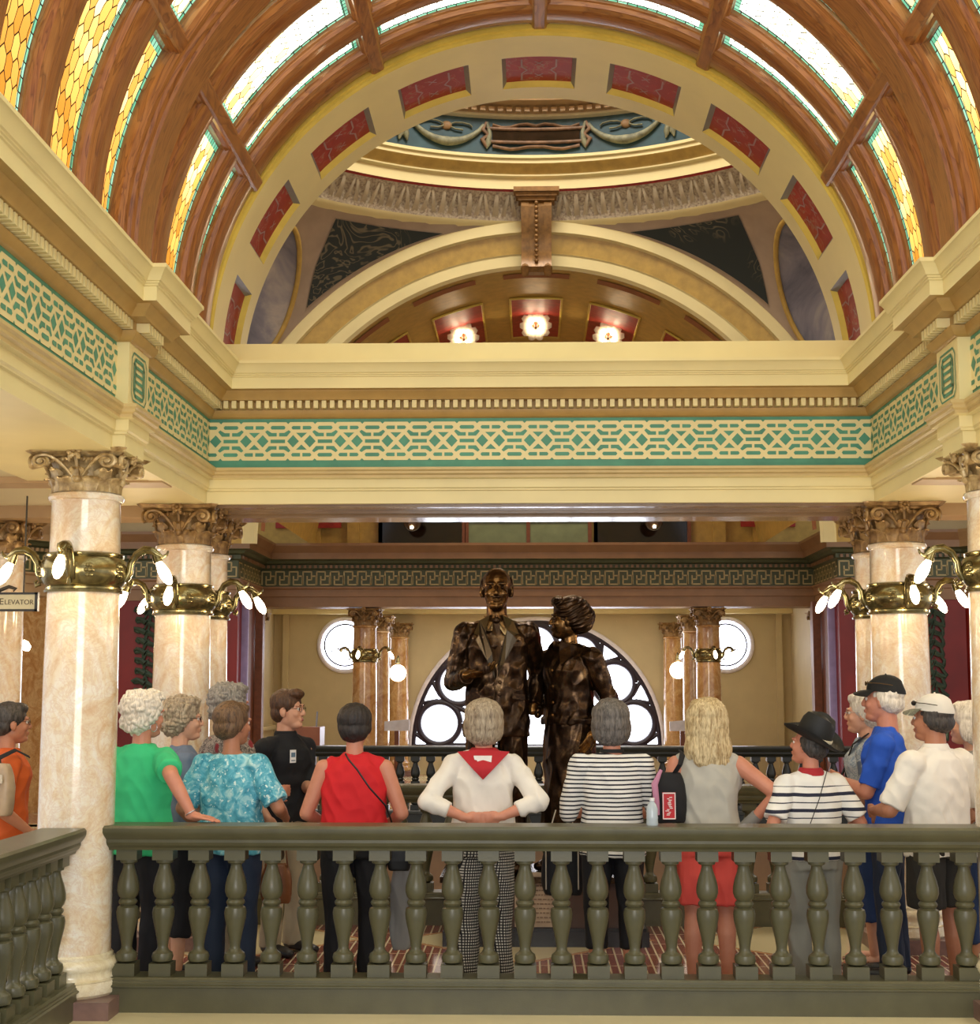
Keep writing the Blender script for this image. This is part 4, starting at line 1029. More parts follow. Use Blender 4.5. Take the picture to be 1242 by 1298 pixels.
def ring_loft(mb,rings,n=36,p=2.3):
    rows=[]
    for z,rx,ry,cx,cy in rings:
        row=[]
        for i in range(n):
            a=2*PI*i/n; c,s=math.cos(a),math.sin(a)
            row.append((cx+rx*abs(c)**(2/p)*(1 if c>0 else -1),cy+ry*abs(s)**(2/p)*(1 if s>0 else -1),z))
        rows.append(row)
    o=len(mb.v); mb.grid(rows,cv=True)
    mb.f.append(tuple(o+i for i in range(n))); mb.m.append(0); mb.f.append(tuple(o+(len(rows)-1)*n+i for i in range(n))[::-1]); mb.m.append(0)
def wrinkle(amp,seed,sx=1.0,sz=1.0):
    o=Vector((seed*3.7,seed*1.3,seed*7.1))
    def f(p,n):
        q=Vector((p.x*9*sx,p.y*9*sx,p.z*6*sz))+o
        a=noise.noise(q+Vector((0,0,p.x*6))); b=noise.noise(q*2.3)
        return amp*((1-abs(a)*2.2)*.9+b*.5-.35)
    return f
def hairdisp(amp,seed,sz=.25):
    o=Vector((seed*2.1,seed*5.3,0))
    return lambda p,n: amp*(noise.noise(Vector((p.x*40,p.y*40,p.z*40*sz))+o)+.4*noise.noise(Vector((p.x*110,p.y*110,p.z*18))+o))
def curldisp(amp,seed):
    o=Vector((seed*2.1,seed*5.3,0))
    return lambda p,n: amp*(abs(noise.noise(p*30+o))*2.2-.5)
def ik(sh,wr,L1,L2,pole):
    d=wr-sh; D=min(d.length,(L1+L2)*.995); dn=d.normalized(); a=(L1*L1-L2*L2+D*D)/(2*D); h=math.sqrt(max(L1*L1-a*a,1e-6))
    pl_=(pole-dn*pole.dot(dn)).normalized(); return sh+dn*a+pl_*h, sh+dn*D
def person(name_label,loc,yaw,H=1.68,w=1.0,dp=1.0,male=False,skin='a',hair='grey',hairstyle='short',head_yaw=0,head_pitch=0,arms=None,
           top=None,sleeve=.6,sleeve_r=1.0,hem=.86,bottom=None,legs='long',shoe=BLKL,necky=0,lean=0,cat='person',grp=None,topname='shirt',botname='trousers',
           collar=False,shw=1.0,seed=1,glasses=None,hem_flare=1.0,bare_shoulder=False,name='person',sandals=False,eyecol=True,neckline=1.405,stance=.10,longhair=0,vox=.0062):
    k=H/1.68
    t=thing(name,name_label,cat,(loc[0],loc[1],loc[2] if len(loc)>2 else 0),math.radians(yaw),grp)
    sw=.168*shw*(1.12 if male else 1.0)*k
    lx=lambda z:lean*max(0,(z-.85))  # forward lean
    hc=V(0,lx(1.58)+.015,1.562)*k; nb=V(0,lx(1.42)-.012,1.37)*k
    Th=Matrix.Translation(hc)@Matrix.Rotation(math.radians(head_yaw),4,'Z')@Matrix.Rotation(math.radians(head_pitch),4,'X')@Matrix.Scale(k*1.085,4)@Matrix.Diagonal((1.05,1,1,1))
    hips=V(0,0,.90)*k
    # arms ---------------------------------------------------------
    A={}
    L1,L2=.285*k,.245*k
    for s,nm in ((-1,'l'),(1,'r')):
        sh=V(s*sw,lx(1.37)-.008*k,1.318*k)
        spec=(arms or {}).get(nm,{})
        wr=Vector(spec.get('w',(s*(.235*w+.01),.06,.86)))*k if not spec.get('world') else Matrix.Rotation(-math.radians(yaw),3,'Z')@(Vector(spec['world'])-Vector((loc[0],loc[1],loc[2] if len(loc)>2 else 0)))
        el,wr=ik(sh,wr,L1,L2,Vector(spec.get('pole',(s*.4,-1,0))))
        A[nm]=(sh,el,wr,Vector(spec.get('d',(wr-el))),Vector(spec.get('n',(-s*1.0,0,0))),spec.get('curl',.4),s,spec)
    body=MB(); ar=.043*k*(1+.35*(w-1))*(1.1 if male else 1)
    head_prims(body,Th,1,male); neck_prims(body,hc,nb,(.052 if not male else .06)*k*(.95+.12*(w-.9)))
    ring_loft(body,[(z*k,rx*w*k,ry*dp*k,0,lx(z)*k) for z,rx,ry in ((.80,.12,.08),(.9,.15,.10),(1.05,.14,.09),(1.2,.14,.09),(1.30,.125,.08),(1.36,.08,.055),(1.40,.05,.045))],24)
    for nm in 'lr':
        sh,el,wr,d,n,curl,s,spec=A[nm]
        body.cap(sh,el,ar*1.18,ar*.92); body.cap(el,el.lerp(wr,.35),ar*.92,ar*.88); body.cap(el.lerp(wr,.35),wr,ar*.88,.025*k*(1.1 if male else 1))
        body.cap(V(s*.05,lx(1.38),1.365)*k,sh+V(0,0,.0),ar*.72,ar*1.05)
        if not spec.get('nohand'): hand_prims(body,wr,d,n,spec.get('side',-s),curl,k=k*(1.06 if male else .98))
    for s in (-1,1):
        hip=V(s*.085*w,0,.86)*k; kn=V(s*(stance-.005),.01,.47)*k; an=V(s*stance,-.02,.085)*k; lk=.6 if legs in('long','skirt') else 1
        body.cap(hip,kn,(.070 if lk==1 else .055)*k*w,.048*k*lk); body.cap(kn,kn.lerp(an,.3)+V(0,-.012,0),.048*k*lk,.053*k*lk*(1+.2*(w-1))); body.cap(kn.lerp(an,.3)+V(0,-.012,0),an,.053*k*lk*(1+.2*(w-1)),.033*k)
        # foot
        body.cap(an+V(0,-.02,-.04)*k,V(s*stance,-.03,.04)*k,.032*k,.034*k); body.tube([V(s*stance,-.05,.038)*k,V(s*stance*1.04,.06,.035)*k,V(s*stance*1.08,.14,.024)*k,V(s*stance*1.1,.175,.02)*k],[.032*k,.036*k,.036*k,.018*k],12,flat=.7)
    bm_=remesh(body,vox,2); bm_.build('body',SK[skin],t,60)
    # eyes and lips
    if eyecol:
        ey=MB()
        for s in (-1,1):
            ey.ell(Th@V(s*.029,.0755,.008),.0112*k,n=12,k=8,mat=0); ey.ell(Th@V(s*.029,.0835,.008),.0058*k,n=10,k=6,mat=1)
            ey.tube([Th@V(s*.014,.090,.027),Th@V(s*.03,.0905,.032),Th@V(s*.046,.080,.027)],.0035*k,6,mat=2)
        ey.build('eyes',[EYEW,IRIS,HAIR[hair]],t,60)
        lp=MB(); lp.ell(Th@V(0,.0935,-.0525),(.019*k,.005*k,.004*k),M=Th.to_3x3().normalized().to_4x4(),n=12,k=6); lp.ell(Th@V(0,.092,-.0605),(.017*k,.006*k,.0045*k),M=Th.to_3x3().normalized().to_4x4(),n=12,k=6); lp.build('lips',LIP,t,60)
    # hair ----------------------------------------------------------
    if hairstyle:
        hm=MB()
        def e(c,r): c=(c[0]*1.1,c[1],c[2]); r=(r[0]*1.13,r[1]*1.04,r[2]*1.02); hm.ell(Th@V(*c),(1,1,1),M=(Th.to_3x3()@Matrix.Diagonal(r)).to_4x4(),n=18,k=12)
        dsp=hairdisp(.005*k,seed)
        if hairstyle=='short':
            e((0,-.025,.045),(.083,.098,.088)); e((0,-.05,-.015),(.074,.068,.07)); e((0,.03,.088),(.06,.055,.038))
            for s in (-1,1): e((s*.062,-.02,.01),(.02,.04,.05))
        if hairstyle=='crew':
            e((0,-.02,.042),(.079,.096,.083)); e((0,-.045,-.02),(.068,.064,.062)); e((0,.04,.088),(.052,.045,.032))
        if hairstyle=='guide':
            e((0,-.022,.045),(.079,.095,.085)); e((0,-.045,-.012),(.070,.062,.066)); e((0,.045,.098),(.058,.05,.034)); e((.0,.068,.098),(.05,.026,.026))
        if hairstyle=='curly':
            e((0,-.03,.05),(.096,.108,.092)); e((0,-.055,-.02),(.085,.075,.075)); e((0,.035,.098),(.07,.055,.04)); dsp=curldisp(.011*k,seed)
            for s in (-1,1): e((s*.07,-.02,.02),(.028,.05,.06))
        if hairstyle=='bob':
            e((0,-.028,.045),(.09,.102,.09)); e((0,-.045,.0),(.089,.085,.09)); e((0,-.05,-.045),(.084,.07,.08)); e((0,.03,.092),(.065,.055,.038)); 
            for s in (-1,1): e((s*.072,-.015,-.02),(.022,.045,.075))
        if hairstyle=='long':
            e((0,-.028,.045),(.092,.102,.09)); e((0,-.045,.0),(.094,.085,.09)); e((0,-.055,-.05),(.096,.07,.1)); e((0,-.065,-.11),(.1,.055,.09)); e((0,.03,.09),(.07,.055,.04)); e((0,-.075,-.15),(.1,.05,.09)); e((.03,-.08,-.21),(.06,.035,.04)); e((-.03,-.08,-.2),(.055,.035,.045))
            for s in (-1,1): e((s*.076,-.01,-.04),(.026,.05,.11)); e((s*.07,.03,.03),(.02,.04,.05)); e((s*.085,-.03,-.14),(.03,.04,.07))
        if hairstyle=='bun':
            e((0,-.022,.042),(.081,.096,.083)); e((0,-.05,-.01),(.07,.06,.06)); e((0,.035,.086),(.055,.05,.034)); e((0,-.115,-.045),(.032,.03,.035)); e((-.01,-.135,-.05),(.022,.02,.03))
        if hairstyle=='fringe': # hair below a hat or cap
            e((0,-.05,-.015),(.078,.066,.06)); e((0,-.03,.03),(.08,.085,.05))
            for s in (-1,1): e((s*.066,-.02,.0),(.018,.035,.04))
        hm=remesh(hm,.0045*k,9,dsp); hm.build('hair',HAIR[hair],t,70)
    # top -----------------------------------------------------------
    if top:
        tp=MB(); b=1.0 if not male else 1.0
        rings=[(hem,.178*hem_flare,.128),(hem+.04,.178*hem_flare,.128),(.95,.175,.126),(1.05,.162 if not male else .168,.120),(1.15,.165 if not male else .175,.122),(1.24,.172,.128),(1.30,.160,.116),(1.34,.130,.098),(1.37,.100,.080),(1.39,.084,.068),(neckline+.003,.074,.062)]
        if bare_shoulder: rings=[(z,rx*(.9 if 1.27<z<1.41 else 1),ry) for z,rx,ry in rings]
        if neckline<1.40: rings=[r for r in rings if r[0]<neckline]+[(neckline,.09,.07)]
        ring_loft(tp,[(z*k,rx*w*k*(1 if z<1.3 else (1/w**.3 if z<1.36 else 1/w**.7)),ry*dp*k,0,(lx(z)+(.012 if 1.15<z<1.33 else 0))*k) for z,rx,ry in rings],40)
        for nm in 'lr':
            sh_,s_=A[nm][0],A[nm][6]; a_=V(s_*.055,lx(1.38)-.006,neckline-.045)*k
            if sleeve>0: tp.cap(a_,sh_+V(0,0,-.004),.05*k,.065*k)
            else: tp.cap(a_,sh_.lerp(a_,.30)+V(0,0,.004),.048*k,.050*k); tp.cap(sh_.lerp(a_,.30)+V(0,0,.004),V(s_*.13*w,lx(1.2),1.2)*k,.050*k,.06*k)
        if sleeve>0:
            for nm in 'lr':
                sh,el,wr,d,n,curl,s,spec=A[nm]; r0=.062*k*sleeve_r*(1+.3*(w-1)); L=(el-sh).length; L2_=(wr-el).length; tot=L+L2_; Sx=sleeve*tot
                tp.ell(sh+V(0,0,-.004),r0*1.06)
                if Sx<=L: 
                    e_=sh.lerp(el,Sx/L); tp.cone(sh,e_,r0,r0*.98,18)
                else:
                    e_=el.lerp(wr,(Sx-L)/L2_); tp.cone(sh,el,r0,r0*.86,18); tp.ell(el,r0*.86); tp.cone(el,e_,r0*.84,r0*.74,18)
        tb=remesh(tp,vox*1.15,3,wrinkle(.0105*k,seed,1.0,1.15)); to=tb.build(topname,top,t,70)
        if collar:
            c=MB(); c.lathe([(.080*k,0),(.078*k,.02*k),(.070*k,.036*k),(.062*k,.032*k),(.062*k,.0)],28,tuple(V(0,lx(1.42)-.008,1.392)*k),sy=.95); c.build('collar',top if not isinstance(top,list) else top[0],to,60)
    if bottom:
        bt=MB()
        ring_loft(bt,[(z*k,rx*w*k,ry*dp*k,0,0) for z,rx,ry in ((.80,.168,.115),(.86,.172,.12),(.94,.165,.115),(1.0,.155,.108),(1.03,.15,.105))],32)
        for s in (-1,1):
            hip=V(s*.083*w,0,.84)*k; kn=V(s*(stance-.003),.01,.47)*k; an=V(s*stance,-.015,.05 if legs=='long' else (.2 if legs=='capri' else .05))*k
            bt.cap(hip,hip.lerp(kn,.25),.092*k*w,.086*k*w)
            if legs=='shorts': bt.cone(hip.lerp(kn,.2),hip.lerp(kn,.86),.088*k*w,.086*k*w,20)
            else:
                bt.cone(hip.lerp(kn,.2),kn,.087*k*w,.067*k*w**.5,20); bt.ell(kn,.067*k*w**.5)
                e_=an if legs=='long' else kn.lerp(an,.72); bt.cone(kn,e_,.067*k*w**.5,(.070 if legs=='long' else .062)*k,20)
        if legs=='skirt':
            bt=MB(); ring_loft(bt,[(z*k,rx*w*k,ry*dp*k,0,0) for z,rx,ry in ((.14,.19,.16),(.3,.185,.15),(.55,.175,.135),(.8,.175,.125),(.92,.168,.118),(1.03,.15,.105))],36)
        remesh(bt,vox*1.25,3,wrinkle(.010*k,seed+5,1.1,.7)).build(botname,bottom,t,70)
    if shoe:
        for s in (-1,1):
            c=MB()
            if sandals:
                c.tube([V(s*stance,-.08,.008)*k,V(s*stance*1.04,.06,.008)*k,V(s*stance*1.1,.19,.008)*k],[.036*k,.042*k,.03*k],12,flat=.3)
                for y in (.02,.09,.13): c.tube([V(s*stance*1.05-.042,y,.02)*k,V(s*stance*1.05,y,.058-.12*y)*k,V(s*stance*1.05+.042,y,.02)*k],.006*k,6)
                c.build('sandal',shoe,t,50)
            else:
                c.tube([V(s*stance,-.085,.035)*k,V(s*stance,-.06,.04)*k,V(s*stance*1.02,.03,.042)*k,V(s*stance*1.06,.12,.034)*k,V(s*stance*1.1,.19,.025)*k,V(s*stance*1.1,.205,.02)*k],[.022*k,.04*k,.044*k,.046*k,.034*k,.014*k],14,flat=.75)
                c.ell(V(s*stance,-.03,.06)*k,(.04*k,.05*k,.035*k)); remesh(c,.006,2).build('shoe',shoe,t,60)
    if glasses:
        g=MB()
        for s in (-1,1):
            pts=[Th@V(s*(.031+.021*math.cos(a)),.096-.004*abs(math.cos(a)),.006+.015*math.sin(a)) for a in [2*PI*i/14 for i in range(15)]]
            g.tube(pts,.0018*k,6); g.tube([Th@V(s*.053,.092,.01),Th@V(s*.078,.05,.012),Th@V(s*.083,.0,.01)],.002*k,6)
        g.tube([Th@V(-.011,.102,.008),Th@V(.011,.102,.008)],.0018*k,6); g.build('spectacles',glasses,t,60)
    return t,A,Th,k
def W2(t,p): return Matrix.Rotation(t.rotation_euler[2],3,'Z')@Vector(p)+Vector(t.location)
CO={'orange':cloth('orange_cotton','C8581C'),'green':cloth('mint_green_cotton','35C080'),'greyblue':cloth('slate_blue_jersey','6E7B92'),'black':cloth('navy_black_polo','0D1018'),'blackp':cloth('black_trousers_cloth','0C0C14'),
 'red':cloth('bright_red_cotton','D01A24'),'white':cloth('ivory_knit','EBE5DC'),'linen':cloth('pale_grey_linen','B9B6AC'),'coral':cloth('coral_cloth','E0524A'),'jeans':cloth('blue_denim','28364E'),'gjeans':cloth('grey_denim','8C8C84'),
 'khaki':cloth('stone_khaki','A89C84'),'royal':cloth('royal_blue_knit','2458C8'),'wshirt':cloth('white_shirt_cotton','EDE8DE'),'dkshort':cloth('dark_olive_shorts','2C2A26'),'navy':cloth('navy_denim','28406E'),'dkjeans':cloth('dark_blue_denim','1E2C44'),
 'tie':tiedye('aqua_tie_dye'),'floral':print_('black_red_floral_print','A89C92','2E2828','8A2A30',26),'gfloral':print_('blue_grey_print','8E9CAA','C8CCCC','5C6A80',22),'bw':print_('black_white_print','B8B4A8','3A3C40','8C8C84',26),
 'stripe':stripes('narrow_black_white_stripes','ECEAE6','16182A',.0245,.36),'tee':stripes('white_tee_with_navy_bands','EFEDE8','22263C',.088,.22,thin=(.62,.035,1.19)),'check':check('black_white_check','14141A','C8C4BC',.016)}
# 1 orange shirt
t,A_,Th,k=person('person in orange T-shirt with dark hair in a bun, standing beyond the front left column',(-3.17,9.0),-62,H=1.64,w=1.08,skin='b',hair='gblack',hairstyle='bun',top=CO['orange'],sleeve=.46,bottom=CO['jeans'],seed=1,glasses=GLASSF,hem=.84,
   arms={'r':{'w':(.25,.10,.92)}})
def strap(mb,pts,wd=.018,th=.004,mat=0): mb.tube(pts,wd,8,mat,flat=th/wd)
def bag(name,label,cat,loc,rz,sx,sy,sz,mat,handle=None,hm=None,rnd_=.25,extra=None,group=None):
    t=thing(name,label,cat,loc,rz,group); rings=[]
    for u in (0,.06,.25,.5,.75,.92,1.0):
        q=(1-rnd_*(2*abs(u-.42))**2.5); rings.append((u*sz,sx/2*q,sy/2*q,0,0))
    b=MB(); ring_loft(b,rings,32,p=3.2); remesh(b,max(sx,sz)/45,2,wrinkle(.004,3)).build('pouch',mat,t,60)
    if handle:
        h=MB(); 
        for P in handle: strap(h,P[0],P[1],P[2])
        h.build('handle',hm or mat,t,60)
    if extra: extra(t)
    return t
# backpack worn by the orange person, hanging on the near shoulder
def bp_extra(t):
    m=MB(); m.b2(-.09,.09,-.085,-.078,.19,.24); m.build('label_patch',plain('cream_patch','CFC4B0',.6),t,0)
    m=MB(); 
    for a,b in (((-.06,.235),(.06,.2)),((-.06,.2),(.06,.235))): m.tube([(a[0],-.088,a[1]),(b[0],-.088,b[1])],.002,6)
    m.build('mesh_pocket',plain('tan_webbing','9A8468',.7),t,0)
bag('backpack','tan and clear backpack slung on the person in orange','bag',(-3.12,8.72,1.0),math.radians(-20),.20,.11,.30,plain('clear_tan_plastic','B09A80',.35,var=.12),[([(.02,-.03,.27),(-.01,.0,.33),(.03,.10,.375),(.05,.2,.33)],.016,.004)],BLKF,extra=bp_extra)
# 2 green shirt, right hand on the rail
t,A_,Th,k=person('woman with curly white hair and mint-green T-shirt resting one hand on the rail',(-2.22,8.50),-24,H=1.70,w=1.10,skin='c',hair='white',hairstyle='curly',top=CO['green'],sleeve=.40,sleeve_r=1.1,bottom=CO['blackp'],seed=2,hem=.80,head_yaw=-18,
   arms={'r':{'world':(-1.84,8.13,1.05),'pole':(.6,-1,.2),'d':(.95,.15,-.12),'n':(0,0,-1),'curl':.12,'side':1},'l':{'w':(-.27,.1,.9)}})
er=MB()
for s in (-1,1): er.tube([Th@V(s*.085,-.005+.02*math.sin(a),-.055+.024*math.cos(a)) for a in [2*PI*i/16 for i in range(17)]],.0022,6)
er.build('hoop_earrings',SILV,t,60)
sh,el,wr,*_=A_['r']; br=MB(); d=(wr-el).normalized(); p0=el.lerp(wr,.93); q=Vector((0,0,1)).rotation_difference(d).to_matrix()
br.tube([p0+q@V(.03*math.cos(a),.03*math.sin(a),0) for a in [2*PI*i/16 for i in range(17)]],.003,6); br.build('bracelet',SILV,t,60)
# 3 grey-blue top
person('woman in slate-blue top with grey-blond hair and glasses, seen in profile at the left',(-2.13,9.06),-62,H=1.66,w=1.12,skin='a',hair='greyblond',hairstyle='curly',top=CO['greyblue'],sleeve=.48,bottom=CO['blackp'],seed=3,hem=.80,glasses=GLASSF,head_yaw=-12,legs='capri',
   arms={'r':{'w':(.16,.22,1.0)},'l':{'w':(-.18,.2,1.0)}})
# 4 floral shirt behind
person('grey-haired person in black, white and red floral shirt, mostly behind the tie-dye woman',(-1.93,9.5),-45,H=1.74,w=1.1,skin='c',hair='grey',hairstyle='curly',top=CO['floral'],sleeve=.45,bottom=CO['khaki'],seed=4,hem=.82,head_yaw=-5,arms={'r':{'w':(.2,.25,1.05)}})
# 5 tie-dye
person('woman in aqua tie-dye blouse with short brown hair, seen from behind',(-1.76,8.78),-12,H=1.64,w=1.16,dp=1.05,skin='b',hair='brown',hairstyle='short',top=CO['tie'],sleeve=.47,sleeve_r=1.15,bottom=CO['dkjeans'],seed=5,hem=.80,head_yaw=-30,neckline=1.385,
   arms={'r':{'w':(.27,.20,1.0),'pole':(.5,-1,-.2)},'l':{'w':(-.26,.14,.93)}})
# 6 guide
t,A_,Th,k=person('young guide in black polo with badge and glasses, gesturing with one hand',(-1.64,10.0),-128,H=1.71,w=.98,male=True,skin='a',hair='guide',hairstyle='guide',top=CO['black'],sleeve=.48,bottom=CO['khaki'],seed=6,hem=.84,head_yaw=25,glasses=GLASSF,collar=True,
   arms={'l':{'world':(-1.44,9.80,1.10),'pole':(-.2,-.4,-1),'d':(-.1,1,.35),'n':(.3,0,.9),'curl':.5},'r':{'w':(.24,.1,.88)}})
bd=MB(); bd.box(.07,.142,1.29,.052,.004,.085,0,Matrix.Identity(4)); bo=bd.build('badge',plain('white_badge_card','E9EAEC',.4),t,0)
b2=MB(); b2.box(.07,.146,1.30,.035,.002,.03); b2.box(.07,.146,1.263,.035,.002,.006); b2.build('badge_print',plain('blue_badge_print','5C7890',.5),bo,0)
# 7 red top
t,A_,Th,k=person('woman in sleeveless red top with short dark hair, seen from behind',(-1.02,8.66),2,H=1.63,w=1.16,dp=1.1,skin='c',hair='black',hairstyle='short',top=CO['red'],sleeve=0,bottom=CO['blackp'],seed=7,hem=.86,bare_shoulder=False,shw=1.08,head_yaw=-4,
   arms={'r':{'w':(.20,.21,.98),'pole':(.55,-1,-.1)},'l':{'w':(-.20,.21,.98),'pole':(-.55,-1,-.1)}})
# 8 white top
t,A_,Th,k=person('woman in ivory top with red neckerchief, hands clasped behind her back, seen from behind',(-.27,8.66),0,H=1.655,w=1.08,dp=1.05,skin='c',hair='greyblond',hairstyle='bob',top=CO['white'],sleeve=.80,sleeve_r=1.0,bottom=CO['check'],seed=8,hem=.84,shw=1.02,
   arms={'r':{'w':(.10,-.19,1.035),'pole':(1,-.15,-.2),'d':(-1,-.02,-.08),'n':(0,1,0),'curl':.35,'side':1},'l':{'w':(-.10,-.19,1.03),'pole':(-1,-.15,-.2),'d':(1,-.05,-.06),'n':(0,1,0),'curl':.35,'side':-1}})
nk=MB(); kz=1.39*k
nk.lathe([(.070,.028),(.090,.012),(.104,-.02),(.098,-.028),(.078,-.01),(.066,.018)],30,(0,-.008,kz),sy=.92)
rows=[]
for i in range(9):
    u=i/8; wd=.150*(1-u); rows.append([(wd*q,-.062-.075*min(1,u*1.6)-.025*(1-abs(q))*.4-.012,kz+.02-.165*u+.012*abs(q)*(1-u)*-1) for q in (-1,-.6,-.3,0,.3,.6,1)])
nk.grid(rows); nk.grid([[(x,y+.006,z-.002) for x,y,z in r] for r in rows],flip=True)
no=nk.build('neckerchief',cloth('red_bandana','B4202C'),t,60)
pt=MB(); P=[(-.055,.022),(-.05,.0),(-.035,-.004),(-.03,-.03),(-.012,-.036),(.045,-.03),(.05,.022)]
pt.add([(x,-.118-.3*(.03-z)*.35-.004,kz-.035+z) for x,z in P]+[(x,-.110-.3*(.03-z)*.35,kz-.035+z) for x,z in P],[tuple(range(7)),tuple(range(7,14))[::-1]]+[(i,(i+1)%7,7+(i+1)%7,7+i) for i in range(7)])
pt.build('state_shape_patch',plain('white_patch','F2EEEA',.6),no,0)
# 9 striped
t,A_,Th,k=person('woman with grey bob in narrow black-and-white striped top, black lanyard, seen from behind',(.47,8.66),0,H=1.655,w=1.06,dp=1.03,skin='c',hair='dkgrey',hairstyle='bob',top=CO['stripe'],sleeve=.60,sleeve_r=1.08,bottom=CO['blackp'],seed=9,hem=.80,shw=1.08,neckline=1.385,head_yaw=-8,legs='capri',
   arms={'r':{'w':(.15,.24,1.02),'pole':(.6,-1,-.2)},'l':{'w':(-.15,.24,1.02),'pole':(-.6,-1,-.2)}})
ly=MB(); ly.lathe([(.062,.0),(.068,.008),(.070,-.012),(.064,-.014)],28,(0,-.01,1.405*k),sy=.92); ly.build('lanyard',BLKF,t,60)
# 10 blonde
t,A_,Th,k=person('woman with long blond hair in grey sleeveless blouse and coral shorts, one hand on hip',(1.02,8.68),0,H=1.66,w=1.08,dp=1.03,skin='c',hair='blond',hairstyle='long',top=CO['linen'],sleeve=0,bottom=CO['coral'],legs='shorts',seed=10,hem=.86,shw=1.08,head_yaw=12,botname='shorts',
   arms={'r':{'w':(.235,-.02,.98),'pole':(1,-.5,.1),'d':(-.35,-.2,-.8),'curl':.3},'l':{'w':(-.22,.1,.9)}},sandals=True,shoe=LEATH)
sh,el,wr,*_=A_['r']; bc=MB(); bc.tube([el.lerp(wr,.70),wr+(wr-el).normalized()*.05],[.036,.040],14); bc.build('wrist_brace',cloth('grey_brace_fabric','8C8A86'),t,50)
# 11 hat
t,A_,Th,k=person('person in black cowboy hat and white T-shirt with navy bands, leaning on the rail',(1.60,8.62),14,H=1.52,w=1.14,dp=1.1,skin='c',hair='gblack',hairstyle='fringe',top=CO['tee'],sleeve=.46,sleeve_r=1.1,bottom=CO['gjeans'],seed=11,hem=.86,head_yaw=44,head_pitch=8,
   arms={'l':{'w':(-.23,.12,.98),'pole':(-.5,-1,0)},'r':{'w':(.25,.16,.98),'pole':(.5,-1,0)}})
hp=MB(); Ht=Th@Matrix.Translation((0,-.025,.055))@Matrix.Rotation(math.radians(17),4,'X')
rows=[]
for i in range(48):
    a=2*PI*i/48; row=[]
    for r,z in ((.088,.0),(.11,-.003),(.14,.0),(.163,.010),(.167,.014),(.163,.004),(.14,-.008),(.11,-.012),(.088,-.01)):
        c,s=math.cos(a),math.sin(a); up=.055*(abs(c)**2.2)*max(0,(r-.088)/.1)**1.3-.02*(abs(s)**3)*max(0,(r-.088)/.1)
        row.append(Ht@V(r*c*1.0,r*s*1.12,z+up))
    rows.append(row)
hp.grid(rows,cu=True,cv=True)
rows=[]
for i in range(40):
    a=2*PI*i/40; c,s=math.cos(a),math.sin(a); row=[]
    for j,(r,z) in enumerate(((.094,-.005),(.093,.035),(.088,.09),(.076,.125),(.05,.138),(.02,.122),(0,.114))):
        pinch=1-.22*max(0,s)**2*(z/.11 if r else 0); dent=-.02*math.exp(-(c*r/.03)**2)*(z>.09)
        row.append(Ht@V(r*c*pinch,r*s*1.15,z+dent+(.012*abs(c) if z>.09 else 0)))
    rows.append(row)
hp.grid(rows,cu=True)
ho=hp.build('cowboy_hat',cloth('black_straw','16181A',.6),t,50)
bn=MB()
for kk in range(3): bn.tube([Ht@V(.0945*math.cos(a),.0945*1.15*math.sin(a),.012+.007*math.sin(a*14+kk*2.1)) for a in [2*PI*i/120 for i in range(121)]],.0042,6)
bn.build('hat_band',plain('braided_pale_band','D4CCB4',.5),ho,60)
cd=MB(); cd.tube([Th@V(-.0,-.1,-.02),Th@V(0,-.13,-.12),V(-.02,-.155,1.12),V(-.08,-.155,.98)],.0025,6); cd.build('hat_cord',BLKF,t,60)
nk=MB(); nk.lathe([(.064,.03),(.076,.01),(.080,-.012),(.07,-.018)],24,(0,-.008,1.39*k),sy=.95); nk.build('neckerchief',cloth('red_neck_scarf','B02830'),t,60)
# 12 woman with camera
t,A_,Th,k=person('white-haired woman with glasses and a camera round her neck, patterned blouse and blue capris',(2.17,9.72),75,H=1.69,w=1.05,skin='a',hair='white',hairstyle='short',top=CO['gfloral'],sleeve=.42,bottom=CO['navy'],legs='capri',seed=12,hem=.84,head_yaw=0,glasses=SILV,sandals=True,shoe=LEATH,
   arms={'l':{'w':(-.18,.2,1.0)},'r':{'w':(.2,.15,.98)}})
cs=MB(); strap(cs,[(.06,-.02,1.45),(.10,.08,1.38),(.06,.15,1.2),(.0,.20,1.12)],.018,.004); strap(cs,[(-.06,-.02,1.45),(-.09,.08,1.38),(-.06,.15,1.2),(.0,.20,1.12)],.018,.004); cs.build('camera_strap',BLKF,t,50)
c=thing('camera','black camera hanging in front of the woman in the patterned blouse','camera',(1.87,9.62,1.12),math.radians(90)); m=MB(); m.box(0,0,0,.14,.06,.10); m.box(0,.0,.06,.06,.055,.035); m.build('camera_body',BLKL,c,30); m=MB(); m.tube([(0,.03,-.005),(0,.10,-.005)],[.036,.034],20); m.build('lens',BLKL,c,40)
c=thing('camera_pouch','dark red case hanging below the black camera','bag',(1.90,9.52,.985),0.3); m=MB(); m.ell((0,0,0),(.06,.04,.05)); remesh(m,.005,1).build('case',plain('dark_red_case','5A1418',.25),c,60)
